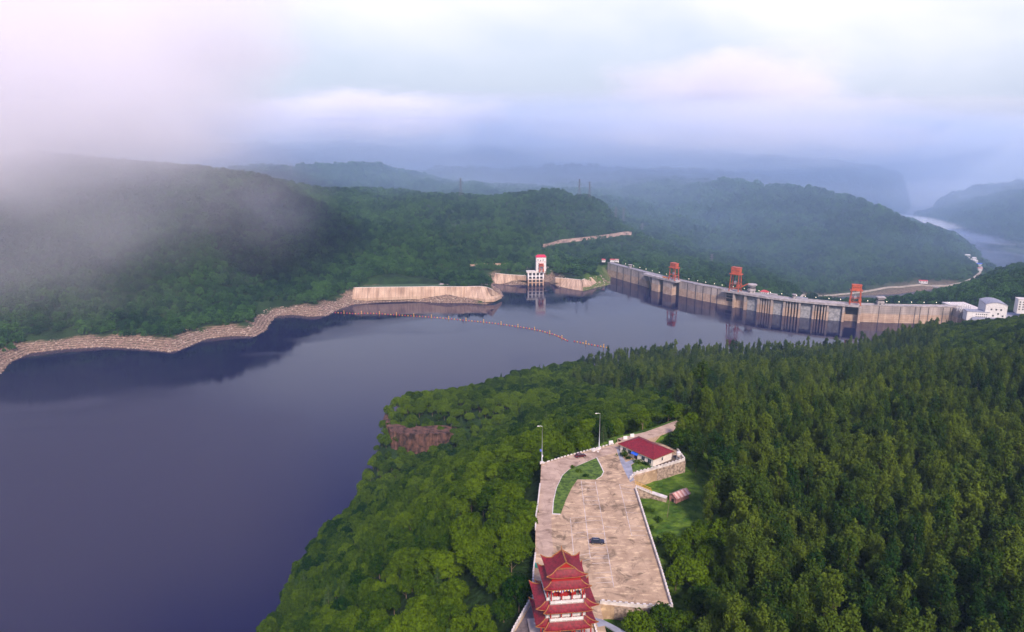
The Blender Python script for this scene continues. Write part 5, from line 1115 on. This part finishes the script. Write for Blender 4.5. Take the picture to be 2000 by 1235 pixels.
def track(pts, name):
    q = [gat(px,py+12,250,900)[:2] for px,py in pts]; ribbon(name, q, 4.5, M_PALE, .3, step=7); KEEPL.append((q, 6)); KEEPL.append(([(x*.985,y*.985) for x,y in q], 7))
track([(1590,790),(1620,786),(1645,784),(1672,781),(1700,778)], 'forest_track'); track([(1850,788),(1880,792),(1920,796),(1965,800),(2010,806)], 'forest_track')
# bridge over the tailwater
b0 = Vector(at(1822,560,-76)); b1 = Vector(at(1890,574,-76)); e = empty('bridge', tuple(b0), 0, 'narrow pale bridge crossing the river below the dam', 'bridge')
m = MB(); m.bar((0,0,0), b1-b0, 7, 2); m.build('deck', M_PALE, e)
for s in (-3.3,3.3): m = MB(); m.bar((0,s,1.6), b1-b0+Vector((0,s,1.6)), .4, 1.2); m.build('parapet', M_CAP, e)
for t_ in (.15,.42,.70,.95): m = MB(); p = (b1-b0)*t_; m.bar(p-Vector((0,0,1)), p-Vector((0,0,26)), 3); m.build('pier', M_CONC, e)
for px, py, L_, h_, rm, nm, lb_ in ((1802,554,20,5,M_REDD,'roadside_house','red roofed house beside the valley road near the bridge'),(1912,520,16,5,M_BLUE,'roadside_shed','blue roofed shed inside the road curve by the river'),(1898,508,20,5,M_CAP,'roadside_shed','larger white shed beside the river road above the blue shed'),(1889,502,12,4,M_WHITE,'roadside_shed','smallest white hut at the upper end of the river road'),(1905,513,9,4,M_CAP,'roadside_shed','pale hut between the blue shed and the larger white shed'),(1913,528,10,4,M_PINK,'roadside_shed','pinkish shed just below the blue roofed shed')):
    g_ = gat(px, py, 1300); hut(nm, (g_[0],g_[1],g_[2]+1), -.2, L_, 9, h_, 2.2, M_WHITE, rm, lb_, wins=3); KEEPL.append(([(g_[0]-9,g_[1]-6),(g_[0]+9,g_[1]-6)], 13))
def pylon(px, py, H_, label):
    g_ = gat(px, py, 1200); e = empty('pylon', (g_[0],g_[1],g_[2]-2), .5, label, 'pylon'); m = MB(); c = [(-1,-1),(1,-1),(1,1),(-1,1)]; L_ = [(0,4.2),(.25,3),(.5,2),(.7,1.1),(1,.5)]
    for (t0,w0),(t1,w1) in zip(L_[:-1],L_[1:]):
        for i in range(4):
            a_ = c[i]; b_ = c[(i+1)%4]; m.bar((a_[0]*w0,a_[1]*w0,t0*H_),(a_[0]*w1,a_[1]*w1,t1*H_),.42); m.bar((a_[0]*w0,a_[1]*w0,t0*H_),(b_[0]*w1,b_[1]*w1,t1*H_),.26); m.bar((a_[0]*w1,a_[1]*w1,t1*H_),(b_[0]*w1,b_[1]*w1,t1*H_),.26)
    m.build('lattice_tower', M_PYL, e)
    for t_, w_ in ((.72,7.5),(.84,6),(.96,4.5)): m = MB(); m.bar((-w_,0,t_*H_),(w_,0,t_*H_),.5); m.bar((-w_,0,t_*H_),(0,0,t_*H_+1.8),.3); m.bar((w_,0,t_*H_),(0,0,t_*H_+1.8),.3); m.build('cross_arm', M_PYL, e)
for px, py, H_, lb_ in ((1202,437,42,'left pylon of the close pair on the ridge above the dam'),(1217,440,46,'right and taller pylon of the pair on the ridge above the dam'),(1254,455,26,'short pylon just right of the ridge wall end'),(1389,524,34,'pylon standing in the woods behind the middle of the dam'),(1131,388,50,'distant pylon beyond the ridge above the tower'),(1151,392,48,'distant hazy pylon between the ridge and the big wooded hill'),(900,388,50,'faint pylon far behind the middle of the left ridge'),(570,352,55,'faintest pylon on the hazy ridge beyond the left hill')): pylon(px, py, H_, lb_)
# small white boat moored by the left shore
x,y,_ = at(551,613,0); m = MB(); m.add([(-6,-1.2,.9),(4,-1.2,.9),(7,0,1.1),(4,1.2,.9),(-6,1.2,.9),(-5.5,-.8,-.2),(3.6,-.8,-.2),(5.5,0,-.2),(3.6,.8,-.2),(-5.5,.8,-.2)], [(0,5,6,1),(1,6,7,2),(2,7,8,3),(3,8,9,4),(4,9,5,0),(0,1,2,3,4)]); m.box(-4,0,-.8,.8,.9,2.1); m.box(6.5,13,-1,1,-.2,.5)
o = m.build('boat', M_WHITE); o.location = (x,y,0); o.rotation_euler.z = -.1; tag(o, 'small white boat and pontoon moored by the left rocky shore', 'boat')
# ------------------------------------------------------------------ planting
def clear(P):
    ok = np.ones(len(P), bool)
    for poly, mg_ in KEEP: ok &= poly_sd(P, poly) > mg_
    for ln, hw in KEEPL: ok &= line_d(P, ln) > hw
    return ok
# near hill
print("structures done"); P = jgrid(-170, 1250, 60, 1060, 5.8); d = poly_sd(P, lake_poly); P = P[(d > 3) & (d < 1e9)]
Z = height(P); px, py, f = proj(P, Z+8)
m = (px > -500) & (px < 2900) & (py < 2300) & (P[:,1] > 70) & clear(P); P, Z, px, py, f = P[m], Z[m], px[m], py[m], f[m]
tallness = sstep(1330, 1430, px+vnoise(P,40,4)*160-60*(f > 420)*0) + sstep(560, 680, f)*sstep(1120, 1240, px+vnoise(P,60,8)*120)
istall = tallness > rng.uniform(.1,.9,len(P)); istall &= ~((px > 1830) & (f > 640))
iscone = (~istall) & (rng.random(len(P)) < .03)
keep = np.where(istall, rng.random(len(P)) < .70, rng.random(len(P)) < .72)
P, Z, f, px, py, istall, iscone = P[keep], Z[keep], f[keep], px[keep], py[keep], istall[keep], iscone[keep]
infr = (px > -10) & (px < 2010) & (py < 1240)
size = np.where(istall, rng.uniform(.75,1.3,len(P)), rng.uniform(.65,1.15,len(P)))*np.where(istall & (f > 700), .8, 1)
def individuals(mask, kind, name, label, cat, group, n=300):
    idx = np.where(mask & infr)[0]; idx = idx[np.argsort(f[idx]/size[idx])][:n]
    for q in idx:
        cr, tr = KIND[kind][rnd.randrange(len(KIND[kind]))]
        e = empty(name, (P[q,0], P[q,1], Z[q]-.3), rnd.uniform(0,6.28), label, cat, group); e.scale = (size[q]*rnd.uniform(.9,1.12),)*2+(size[q],)
        for nm, me in (('crown', cr), ('trunk', tr)):
            o = bpy.data.objects.new(nm, me); col.objects.link(o); o.parent = e
    return idx
used = np.zeros(len(P), bool)
used[individuals(istall, 'tall', 'poplar_tree', 'tall narrow olive green poplar in the dense wood right of the car park', 'tree', 'poplars in the wood right of the car park')] = True
used[individuals(~istall & ~iscone, 'broad', 'leafy_tree', 'round bushy bright green broadleaf tree on the wooded slopes around the car park', 'tree', 'broadleaf trees around the car park')] = True
used[individuals(iscone, 'cone', 'conifer_tree', 'dark pointed conifer standing among the broadleaf trees near the cliff', 'tree', 'conifers among the broadleaf trees')] = True
r_ = ~used; idx = np.where(istall, 7+rng.integers(0,6,len(P)), np.where(iscone, 5+rng.integers(0,2,len(P)), rng.integers(0,5,len(P))))
scatter('near_forest', pool('near_pool', ['broad','cone','tall']), 13, np.stack([P[:,0],P[:,1],Z-.3],1)[r_], size[r_], idx[r_], None)
# woods beyond the water
def far_wood(x0, x1, y0, y1, s, sc_, name):
    P = jgrid(x0, x1, y0, y1, s); Z = height(P); px, py, f = proj(P, Z+8); d = poly_sd(P, lake_poly)
    m = (px > -400) & (px < 2400) & (py < 1300) & ((P[:,1] > 1060) | (P[:,0] < -250)); P, Z, d = P[m], Z[m], d[m]
    bw = np.where(P[:,0] < -60, 25, 20)+vnoise(P,25,9)*18+vnoise(P,90,29)*14
    dr = line_d(P, RIV, RW)
    m = (d > bw) & (dr > np.where(P[:,1] < 1950, 40, 22)) & clear(P); P, Z = P[m], Z[m]
    k = len(P); scl = sc_*rng.uniform(.5,1.35,k)*(1+vnoise(P,60,6)*.5)
    return np.stack([P[:,0],P[:,1],Z-1.5*sc_],1), scl, rng.integers(0,4,k)
A = [far_wood(-1500, 1500, 780, 2000, 9.2, .92, 0), far_wood(-1900, 2200, 2000, 3300, 13, 1.3, 0), far_wood(-3500, 4200, 3300, 5200, 26, 2.3, 0)]
scatter('far_forest', pool('far_pool', ['far']), 4, np.concatenate([a[0] for a in A]), np.concatenate([a[1] for a in A]), np.concatenate([a[2] for a in A]), None)
print('TREES', len(P), sum(len(a[0]) for a in A))
